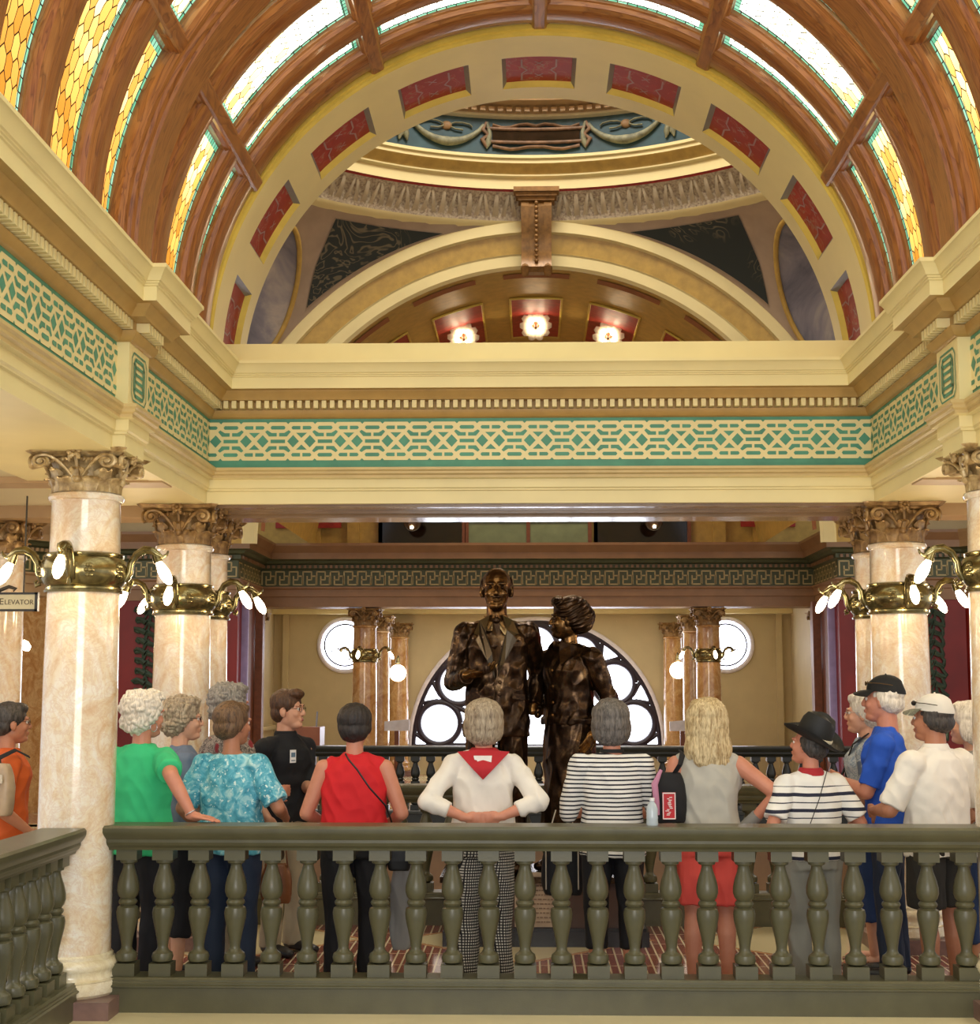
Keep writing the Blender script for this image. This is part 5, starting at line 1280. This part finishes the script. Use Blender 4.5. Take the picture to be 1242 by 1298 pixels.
# 13 black cap
t,A_,Th,k=person('man in black cap with sunglasses on it and royal-blue shirt',(2.18,9.22),68,H=1.79,w=1.04,male=True,skin='c',hair='white',hairstyle='fringe',top=CO['royal'],sleeve=.46,bottom=CO['dkjeans'],seed=13,hem=.84,
   arms={'l':{'w':(-.02,.26,1.10),'pole':(-.7,-.5,-.8),'curl':.4},'r':{'w':(.1,.26,1.06),'pole':(.7,-.6,-.8),'curl':.4}})
def capm(t,Th,k,mat,brim,mesh=None,nm='cap',under=None):
    b=MB(); T=Th@Matrix.Translation((0,-.022,.055))
    rows=[]
    for i in range(36):
        a=2*PI*i/36; row=[]
        for j in range(8):
            u=j/7; r=math.cos(u*PI/2*.98); z=math.sin(u*PI/2)
            row.append(T@V(.086*r*math.cos(a),.103*r*math.sin(a),-.012+.088*z+(.012*math.sin(a) if u<.4 else .006)))
        rows.append(row)
    b.grid(rows,cu=True); b.ell(T@V(0,0,.082),.006)
    o=b.build(nm,mat,t,60)
    v=MB(); rows=[]
    for i in range(17):
        a=PI*(.14+.72*i/16); row=[]
        for u,dz in ((0,0),(.5,-.004),(1,-.016),(1,-.021),(.5,-.009),(0,-.005)):
            row.append(T@V(.086*math.cos(a)*(1+.06*u),.098*math.sin(a)+u*.075*(math.sin(a)**.6),.002+dz-.02*abs(math.cos(a))*u))
        rows.append(row)
    v.grid(rows,cv=True); v.build('brim',brim,o,50)
    return T,o
T,o=capm(t,Th,k,cloth('black_cap_cotton','131416'),cloth('black_cap_brim','131416'))
def shades(T,o,z,y,m):
    g=MB()
    for s in (-1,1): g.ell(T@V(s*.032,y,z),(.022,.006,.015),n=14,k=8); g.tube([T@V(s*.054,y,z+.004),T@V(s*.090,.02,z),T@V(s*.092,-.05,z-.01)],.0025,6)
    g.tube([T@V(-.01,y,z),T@V(.01,y,z)],.003,6); g.build('sunglasses',m,o,60)
shades(T,o,.035,.100,plain('amber_sunglass','5C4426',.15,metal=.3))
# 14 white cap
t,A_,Th,k=person('heavy-set man in white mesh cap and white short-sleeved shirt, seen from behind',(2.30,8.58),32,H=1.68,w=1.2,dp=1.15,male=True,skin='b',hair='gblack',hairstyle='fringe',top=CO['wshirt'],sleeve=.50,sleeve_r=1.15,bottom=CO['dkshort'],legs='shorts',seed=14,hem=.80,head_yaw=22,shw=1.04,collar=True,botname='shorts',
   arms={'l':{'w':(-.20,.28,1.04),'pole':(-.7,-1,-.3),'curl':.6},'r':{'w':(.32,.16,.92)}})
T,o=capm(t,Th,k,cloth('white_mesh_cap','D9D6CE'),print_('camo_brim','8A8A78','5E5E50','B8B4A0',40))
shades(T,o,.03,.101,plain('dark_sunglass','1A1614',.15))
# 15 right woman
person('white-haired woman in patterned blouse standing just left of the right front column',(2.63,9.0),62,H=1.64,w=1.02,skin='a',hair='white',hairstyle='bob',top=CO['bw'],sleeve=.45,bottom=CO['navy'],legs='capri',seed=15,hem=.80,sandals=True,shoe=BLKL,head_yaw=0,arms={'l':{'w':(-.2,.15,.95)}})
# ---- bags and small things ----
tote=bag('handbag','brown leather handbag with two long straps, hanging between the tie-dye woman and the guide','bag',(-1.60,9.45,.40),.2,.20,.13,.24,LEATH,[([(-.07,-.04,.22),(-.05,-.03,.40),(.0,-.03,.48),(.05,-.03,.40),(.07,-.04,.22)],.008,.004),([(-.07,.04,.22),(-.05,.03,.40),(.0,.03,.48),(.05,.03,.40),(.07,.04,.22)],.008,.004)])
bag('shoulder_bag','small black shoulder bag at the hip of the woman in the red top','bag',(-.76,8.66,.70),.1,.15,.10,.22,BLKL,[([(-.02,.0,.20),(-.05,-.10,.30),(-.08,-.165,.38),(-.17,-.185,.48),(-.24,-.18,.58),(-.29,-.14,.635),(-.31,-.085,.665)],.006,.004)],rnd_=.35)
g=thing('jacket','light grey jacket draped below the black shoulder bag of the woman in red','jacket',(-.74,8.88,0.22),0); m=MB(); ring_loft(m,[(0,.05,.03,-.02,0),(.12,.075,.04,-.01,0),(.3,.085,.05,0,0),(.48,.07,.05,0,0),(.52,.05,.04,0,0)],24); remesh(m,.007,2,wrinkle(.012,22,1.4,.6)).build('draped_cloth',cloth('light_grey_fleece','9C9A98'),g,60)
def bk(t):
    m=MB(); m.box(-.02,-.105,.10,.075,.006,.15); o=m.build('luggage_tag',plain('red_tag','C4242C',.4),t,0)
    b=MB(); 
    for (x,z,a,c) in ((-.02,.171,.068,.006),(-.02,.029,.068,.006),(-.054,.1,.005,.145),(.014,.1,.005,.145)): b.box(x,-.109,z,a,.003,c)
    rr=random.Random(3)
    for i in range(14): b.box(-.02+rr.uniform(-.012,.012),-.109,.05+i*.0075,.012+rr.uniform(0,.01),.003,.004)
    b.build('tag_lettering',plain('white_tag_print','F2EAEA',.5),o,0)
    p=MB(); p.tube([(-.06,-.09,.30),(-.10,-.1,.22),(-.09,-.1,.12),(-.08,-.09,.05)],[.01,.02,.018,.01],8); p.build('pink_scarf',cloth('pink_scarf_cloth','C88AA8'),t,60)
bag('handbag','black shoulder bag with a red luggage tag beside the blond woman','bag',(.79,8.60,.98),.1,.20,.15,.28,BLKF,[([(.02,-.02,.26),(.05,-.09,.33),(.07,-.06,.385),(.08,.03,.40)],.018,.004)],extra=bk)
bag('tote_bag','black tote bag with white side stripes hanging beside the striped woman','bag',(.19,9.0,.52),0,.26,.13,.30,BLKF,[([(-.10,-.07,.04),(-.10,-.075,.3),(-.04,-.06,.5)],.022,.004),([(.09,-.07,.04),(.09,-.075,.3),(.04,-.06,.5)],.022,.004)],cloth('white_webbing','DAD6CC'))
wb=thing('water_bottle','clear plastic water bottle with white cap standing on the handrail','bottle',(.645,8.0,1.018),0)
m=MB(); m.lathe([(.0,0),(.03,.0),(.032,.01),(.030,.03),(.032,.04),(.030,.05),(.031,.085),(.022,.11),(.012,.122),(.012,.13)],20); m.build('bottle_body',plain('pale_bottle_plastic','B8C4CC',.1),wb,50)
m=MB(); m.lathe([(.014,.127),(.014,.143),(0,.143)],16); m.build('cap',plain('white_plastic_cap','E8E8E8',.4),wb,40)
# person at the right edge whose hand shows
person('person beyond the right edge of the photo, only a hand on the rail showing',(3.12,8.5),35,H=1.66,w=1.0,skin='c',hair='grey',hairstyle='short',top=CO['greyblue'],sleeve=.5,bottom=CO['jeans'],seed=16,arms={'l':{'world':(2.50,8.22,1.06),'pole':(-.3,-1,-.4),'d':(-.9,-.5,-.2),'n':(0,0,-1),'curl':.3,'side':1}})
# ---------- bronze statue on its pedestal ----------
t=NT('dark_bronze'); v=t.coord(); f=t.noise(v,7,5,.6,1.0); BR=t.set(t.ramp(f,[(.3,hx('20160F')),(.55,hx('443120')),(.78,hx('7C6242'))]),.27,.85); t.bump(t.noise(v,30,4),.35,.006)
t=NT('golden_bronze'); v=t.coord(); f=t.noise(v,14,5); BR2=t.set(t.ramp(f,[(.3,hx('3A2614')),(.6,hx('7A5830')),(.8,hx('A88452'))]),.27,.85)
SK['bronze']=BR2; HAIR['bronze']=BR
bronze_eye=(EYEW,IRIS,LIP); EYEW=BR; IRIS=BR; LIP=BR2
BR3=plain('bronze_shirt_highlight','9A8058',.3,metal=.8); BR4=plain('bronze_lapel_highlight','5C5040',.2,metal=.9)  # lighter bronzes paint in the highlights on shirt front and lapels
st=thing('bronze_statue','dark bronze statue of a man and a woman standing together on the low pedestal','statue',(-.06,10.65,.46),0)
def adopt(tt,nm,x,y,s=1.0):
    # merge the figure's meshes: body stays one mesh, clothes become its children
    tt.name=nm; del tt['category']; del tt['label']; tt.parent=st; tt.location=(x,y,0); tt.scale=(s,s,s)
tm,A_,Th,k=person('x',(0,0,0),180,H=2.13,w=1.0,dp=.98,male=True,skin='bronze',hair='bronze',hairstyle=None,top=BR,sleeve=.93,sleeve_r=1.02,bottom=BR,seed=31,hem=.74,shw=.94,hem_flare=1.06,neckline=1.385,topname='suit_jacket',shoe=BR,vox=.006,
   arms={'r':{'w':(.15,.20,1.08),'pole':(.45,-1,-.3),'d':(-.9,.25,.15),'n':(0,-.2,1),'curl':.7},'l':{'w':(-.20,-.04,.88),'pole':(-.3,-1,0),'nohand':1}},name='male_figure')
# receding hair, lapels, shirt, tie, pocket square, pipe
kids={o.name.split('.')[0]:o for o in tm.children}
h=MB()
for s in (-1,1): h.ell(Th@V(s*.066,-.03,.015),(1,1,1),M=(Th.to_3x3()@Matrix.Diagonal((.018,.05,.055))).to_4x4())
h.ell(Th@V(0,-.045,.03),(1,1,1),M=(Th.to_3x3()@Matrix.Diagonal((.08,.075,.08))).to_4x4()); remesh(h,.006,2,hairdisp(.006,4)).build('hair',BR,tm,60)
jk=kids['suit_jacket']
def YF_(z,x=0): # front surface of the chest
    zz=z/k; ry={1.41:.072,1.36:.095,1.30:.122,1.24:.13,1.1:.12,.95:.126,.8:.13}
    ks=sorted(ry); 
    for a,b in zip(ks[:-1],ks[1:]):
        if a<=zz<=b: r=ry[a]+(ry[b]-ry[a])*(zz-a)/(b-a); break
    else: r=.1
    return (r*math.sqrt(max(.1,1-(x/k/.19)**2))+.012)*k*.98
def plate(pts,th,nm,mat,par):
    m=MB(); n=len(pts); f=[(x,YF_(z,x)+th,z) for x,z in pts]; b=[(x,YF_(z,x)-.03,z) for x,z in pts]
    m.add(f+b,[tuple(range(n)),tuple(range(n,2*n))[::-1]]+[(i,(i+1)%n,n+(i+1)%n,n+i) for i in range(n)]); return m.build(nm,mat,par,0)
K=k
plate([(-.075*K,1.40*K),(.075*K,1.40*K),(.05*K,1.25*K),(0,1.12*K),(-.05*K,1.25*K)],.006,'shirt_front',BR3,jk)
plate([(-.018*K,1.385*K),(.018*K,1.385*K),(.03*K,1.20*K),(0,1.14*K),(-.03*K,1.20*K)],.02,'necktie',BR,jk)
m=MB(); m.ell((0,YF_(1.38*K)+.02,1.385*K),(.03,.02,.024)); m.build('tie_knot',BR,jk,50)
for s in (-1,1):
    plate([(s*.035*K,1.415*K),(s*.095*K,1.385*K),(s*.125*K,1.31*K),(s*.095*K,1.30*K),(s*.115*K,1.275*K),(s*.05*K,1.16*K),(s*.006*K,1.06*K),(s*.022*K,1.20*K),(s*.06*K,1.33*K)],.024,'lapel',BR4,jk)
    plate([(s*.005*K,1.42*K),(s*.07*K,1.41*K),(s*.045*K,1.33*K),(s*.02*K,1.37*K)],.016,'shirt_collar',BR2,jk)
    plate([(s*.09*K,.98*K),(s*.16*K,.97*K),(s*.16*K,.94*K),(s*.09*K,.95*K)],.016,'pocket_flap',BR,jk)
plate([(-.15*K,1.25*K),(-.095*K,1.24*K),(-.10*K,1.27*K),(-.12*K,1.262*K),(-.135*K,1.275*K)],.018,'pocket_square',BR,jk)
m=MB(); m.tube([(.006*K,YF_(1.06*K)+.012,1.06*K),(.012*K,YF_(.95*K)+.015,.95*K),(.03*K,YF_(.8*K)+.01,.76*K)],[.006,.008,.006],6); 
for z in (1.04,.97): m.ell((-.02*K,YF_(z*K)+.014,z*K),(.012,.006,.012),n=10,k=6)
m.build('jacket_opening',BR,jk,50)
sh,el,wr,d,*_=A_['r']; m=MB(); p=wr+V(-.07,.06,.03); m.tube([p,p+V(-.02,.03,.0),p+V(-.05,.03,.0)],[.006,.006,.007],8); m.lathe([(.02,-.02),(.026,.0),(.026,.03),(.018,.03),(.016,.01)],14,tuple(p+V(-.055,.03,.0))); m.build('pipe',BR,tm,50)
m=MB()
for s in (-1,1): m.ell(Th@V(s*.012,.098,-.042),(1,1,1),M=(Th.to_3x3()@Matrix.Diagonal((.018,.008,.006))).to_4x4(),n=12,k=6)
m.build('moustache',BR,tm,50)
adopt(tm,'male_figure',-.18,.0)
tw,A_,Th,k=person('x',(0,0,0),140,H=1.90,w=1.02,dp=1.0,skin='bronze',hair='bronze',hairstyle=None,top=BR,sleeve=.88,sleeve_r=1.1,bottom=BR,legs='skirt',seed=33,hem=.90,hem_flare=1.1,shw=1.06,topname='suit_jacket',botname='skirt',shoe=BR,head_yaw=-52,vox=.006,
   arms={'l':{'w':(-.22,.04,.86),'pole':(-.3,-1,0)},'r':{'w':(.22,.05,.96),'pole':(.3,-1,0),'nohand':1}},name='female_figure')
h=MB()
def e(c,r): h.ell(Th@V(*c),(1,1,1),M=(Th.to_3x3()@Matrix.Diagonal(r)).to_4x4(),n=18,k=12)
e((0,-.03,.05),(.092,.112,.095)); e((0,-.07,-.01),(.082,.085,.075)); e((0,.05,.105),(.06,.045,.035)); e((0,-.115,.02),(.06,.05,.06))
for s in (-1,1): e((s*.07,-.035,.02),(.026,.05,.06))
remesh(h,.006,2,lambda p,n:.006*math.sin((p.z*1.6+p.y)*110+3*noise.noise(p*12))*.6).build('hair',BR,tw,60)
jk=[o for o in tw.children if o.name.startswith('suit_jacket')][0]
K=k
for s in (-1,1): plate([(s*.03*K,1.425*K),(s*.085*K,1.40*K),(s*.11*K,1.33*K),(s*.05*K,1.27*K),(s*.02*K,1.36*K)],.022,'collar_flap',BR,jk)
m=MB()
for z in (1.24,1.14,1.04,.96): m.ell((.02*K,YF_(z*K)+.012,z*K),(.013,.007,.013),n=10,k=6)
m.build('buttons',BR2,jk,50)
m=MB()
for i in range(22):
    a=PI*(i+.5)/22; m.ell((.062*K*math.cos(a),.02+.07*K*math.sin(a),(1.425-.03*math.sin(a))*K),.0095,n=8,k=6)
m.build('bead_necklace',BR2,tw,50)
sh,el,wr,d,*_=A_['l']; m=MB(); dd=(wr-el).normalized(); q=Vector((0,0,1)).rotation_difference(dd).to_matrix()
m.tube([wr+q@V(.036*math.cos(a),.036*math.sin(a),-.01) for a in [2*PI*i/16 for i in range(17)]],.006,6); m.build('bangle',BR2,tw,50)
adopt(tw,'female_figure',.34,.06)
m=MB(); m.b2(-.56,.80,-.38,.42,-.04,0.0); m.build('statue_base',BR,st,0)
EYEW,IRIS,LIP=bronze_eye
pd=thing('statue_pedestal','low dark brown pedestal with a tan inscribed plaque under the bronze statue','pedestal',(.06,10.68,0),0)
m=MB(); m.b2(-.66,.74,-.42,.42,0,.10,0); m.b2(-.64,.72,-.40,.40,.10,.12); m.build('plinth_base',plain('near_black_base','1C1B1C',.25),pd,0)
m=MB(); m.b2(-.60,.66,-.36,.38,.12,.42); m.build('pedestal_block',plain('dark_brown_block','4A3428',.3),pd,0)
m=MB(); m.b2(-.17,.14,-.375,-.36,.125,.445); 
m.lathe([(0,0),(.11,0),(.11,.012),(0,.012)],24,M=Matrix.Translation((-.03,-.362,.44))@Matrix.Rotation(PI/2,4,'X')@Matrix.Diagonal((1,.45,1,1))); po=m.build('plaque',plain('tan_stone_plaque','B09A84',.45,var=.08,scale=14),pd,20)
m=MB(); rr=random.Random(5)
for i in range(9):
    x=-.15
    while x<.12:
        wd=rr.uniform(.008,.028)
        if x+wd<.125: m.b2(x,x+wd,-.379,-.375,.395-i*.03,.403-i*.03)
        x+=wd+.007
m.build('plaque_lettering',plain('engraved_brown_letters','7A6450',.5),po,0)
# ---------- elevator sign, lectern, far lamps ----------
sg=thing('elevator_sign','cream ELEVATOR sign in a dark frame hanging from a scrolled bracket at the left','sign',(-3.42,9.6,2.30),0)
m=MB(); m.b2(-.33,.185,-.012,.012,-.055,.055); m.build('sign_panel',plain('cream_sign_enamel','CFC49C',.4),sg,0)
m=MB(); 
for a in ((-.335,.195,.048,.062),(-.335,.195,-.062,-.048)): m.b2(a[0],a[1],-.018,.018,a[2],a[3])
for a in ((-.345,-.325),(.18,.20)): m.b2(a[0],a[1],-.018,.018,-.062,.062)
m.build('frame',plain('dark_sign_frame','2C2820',.4),sg,0)
def text(s,size,loc,mat,par,nm,rot=(PI/2,0,0)):
    c=bpy.data.curves.new(nm,'FONT'); c.body=s; c.size=size; c.extrude=.001; c.align_x='LEFT'; c.align_y='CENTER'; o=bpy.data.objects.new(nm,c); COL.objects.link(o); bpy.context.view_layer.update(); me=bpy.data.meshes.new_from_object(o.evaluated_get(bpy.context.evaluated_depsgraph_get())); bpy.data.objects.remove(o); bpy.data.curves.remove(c); me.materials.clear(); me.materials.append(mat); o=bpy.data.objects.new(nm,me); COL.objects.link(o); o.location=loc; o.rotation_euler=rot; o.parent=par; return o
dk=plain('brown_sign_lettering','4A3C28',.5)
text('E',.060,(-.055,-.0135,.0),dk,sg,'lettering'); text('LEVATOR',.045,(-.021,-.0135,-.004),dk,sg,'lettering')
m=MB(); m.tube([(-.30,0,.09),(-.22,0,.13),(-.12,0,.10),(-.06,0,.075),(.0,0,.10),(.05,0,.085),(.03,0,.07)],[.012,.016,.018,.014,.012,.01,.006],8); m.tube([(-.2,0,.12),(-.2,0,.70)],.008,8); m.tube([(.10,0,.06),(.10,0,.70)],.006,8); m.build('scroll_hanger',plain('wrought_iron_scroll','4A4438',.4,metal=.5),sg,50)
lt=thing('lectern','brown wooden lectern beyond the far balustrade, left of the dark-haired woman in red','lectern',(-3.0,19.6,0),0)
m=MB(); m.b2(-.17,.17,-.14,.14,.06,1.0); m.build('stand',M['wood2'],lt,0)
m=MB(); m.ext([(-.26,.98),(.26,.98),(.26,1.22),(-.26,1.22)],-.22,.22); m.build('desk_top',plain('reddish_wood','8A4E30',.35),lt,0)
m=MB(); m.b2(-.24,.24,-.18,.18,0,.06); m.build('foot',M['wood2'],lt,0)
m=MB(); m.tube([(.18,0,1.22),(.19,.0,1.42)],.012,8); m.build('microphone',plain('grey_microphone','8C8C90',.3),lt,40)
def globe(label,loc,r=.13,grp=None):
    g=thing('wall_lamp',label,'lamp',loc,0,grp); m=MB(); m.ell((0,0,0),r,n=20,k=14); m.build('glass_shade',M['bulb_s'],g,60); m=MB(); m.tube([(0,.02,r+.12),(0,0,r+.02)],[.03,.05],12); m.tube([(0,.25,r+.1),(0,.1,r+.16),(0,.0,r+.12)],.016,8); m.build('wall_arm',M['brass'],g,50); return g
globe('glowing globe wall lamp left of the arched window','_' and (-2.50,28.0,2.0),.16); globe('glowing globe wall lamp right of the arched window',(2.78,28.0,2.05),.16)
sc=thing('wall_sconce','small curved-arm wall lamp on the tan pilaster at the far left','lamp',(-6.72,19.9,2.30),0); m=MB(); m.tube([(-.36,0,-.02),(-.34,-.05,.10),(-.22,-.1,.14),(-.1,-.12,.06)],.016,8); m.build('arm',M['brass'],sc,50); m=MB(); m.tube([(-.1,-.12,.06),(-.075,-.13,.02),(-.04,-.14,-.04),(-.02,-.145,-.07)],[.02,.05,.055,.02],12); m.build('bulb',M['bulb'],sc,60)
sc=thing('wall_sconce','small lamp sparkling on the red wall behind the man in the white cap','lamp',(5.75,21.8,1.18),0); m=MB(); m.ell((0,-.1,0),.06); m.build('bulb',M['bulb'],sc,60); m=MB(); m.tube([(0,.1,.1),(0,0,.12),(0,-.1,.06)],.015,8); m.build('arm',M['brass'],sc,50)
for x,lb in ((-1.92,'left'),(2.02,'right')):
    g=thing('gallery_lamp','round three-bulb lamp hanging before the %s dark gallery window'%lb,'lamp',(x,24.0,4.42),0,'three-bulb gallery lamps')
    m=MB(); m.ell((0,0,0),.15,n=18,k=12); m.build('shade',plain('smoky_glass_ball','5A4838',.1,metal=.4),g,60)
    for kx,kz in ((-.09,.06),(.09,.06),(0,-.1)): m=MB(); m.ell((kx,-.14,kz),.028); m.build('bulb',M['bulb'],g,60)
    m=MB(); m.tube([(0,0,.14),(0,0,1.2)],.012,8); m.build('stem',M['brass'],g,50)
for x,s,lb in ((-2.35,1,'left'),(2.62,-1,'right')):
    g=thing('display_board','small white display board on a stand beside the %s foot of the arched window'%lb,'display board',(x,26.0,0),0)
    m=MB(); m.add([(-.20,-.02,.98),(.24,-.02,.98),(.24+s*.0,.0,1.18),(-.20,.0,1.14)]+[(-.20,.02,.98),(.24,.02,.98),(.24,.04,1.18),(-.20,.04,1.14)],[(0,1,2,3),(7,6,5,4),(0,4,5,1),(1,5,6,2),(2,6,7,3),(3,7,4,0)]); m.build('panel',plain('white_board','E8E8F0',.4),g,0)
    m=MB(); m.b2(-.02,.06,-.02,.04,.03,.98); m.b2(-.15,.2,-.12,.14,0,.03); m.build('stand',M['wood2'],g,0)
# ---------- lights, world and camera ----------
w=bpy.data.worlds.new('world'); SC.world=w; w.use_nodes=True
bg=w.node_tree.nodes['Background']; bg.inputs[0].default_value=(.86,.90,1.0,1); bg.inputs[1].default_value=WORLD
def area(name,loc,rot,sx,sy,power,col=(1,.95,.86)):
    l=bpy.data.lights.new(name,'AREA'); l.shape='RECTANGLE'; l.size=sx; l.size_y=sy; l.energy=power; l.color=col
    o=bpy.data.objects.new(name,l); COL.objects.link(o); o.location=loc; o.rotation_euler=rot; return o
area('dome_fill',(CX,CY,12.4),(0,0,0),3,3,420)  # area light added inside the closed dome to brighten the rotunda
area('lounge_ceiling_light',(0,27.2,3.15),(0,0,0),6,3,60)
area('gallery_lamps',(CX,22.5,6.6),(0,0,0),3,1.5,60,(1,.8,.55))
area('wing_light_left',(-6.5,16,4.9),(0,0,0),3,6,120); area('wing_light_right',(6.7,16,4.9),(0,0,0),3,6,120)
area('aisle_light_left',(-4.6,6.0,3.0),(0,0,0),2,6,60); area('aisle_light_right',(4.7,6.0,3.0),(0,0,0),2,6,60)
area('front_fill_behind',(0.05,-3.2,2.2),(math.radians(90),0,0),4.2,3.0,FRONT,(1,.97,.92))  # unseen area light added behind the camera as front fill
def pl(name,loc,p,r=.05,col=(1,.78,.5)):
    l=bpy.data.lights.new(name,'POINT'); l.energy=p; l.shadow_soft_size=r; l.color=col; o=bpy.data.objects.new(name,l); COL.objects.link(o); o.location=loc
for i_,(l,a,_) in enumerate(rgs[:6]):
    for k in range(4):
        if {2:1,3:1,4:3,5:3}.get(i_)==k: continue
        t=math.radians(a+90*k); pl('column_bulb_light',(l[0]+.5*math.cos(t),l[1]+.5*math.sin(t),l[2]-.03),3.2)
cam=bpy.data.cameras.new('camera'); co=bpy.data.objects.new('camera',cam); COL.objects.link(co)
f=1872.; pitch=math.atan(221/f); yaw=math.atan(51/f*math.cos(pitch))
cam.sensor_fit='HORIZONTAL'; cam.sensor_width=36; cam.lens=36*f/1242; cam.clip_end=200; cam.clip_start=.05
co.location=(0,0,1.75); co.rotation_euler=(PI/2+pitch,0,yaw); SC.camera=co
SC.view_settings.view_transform='Standard'; SC.view_settings.look='None'; SC.view_settings.gamma=1; SC.view_settings.use_curve_mapping=False
SC.view_settings.exposure=EXPO
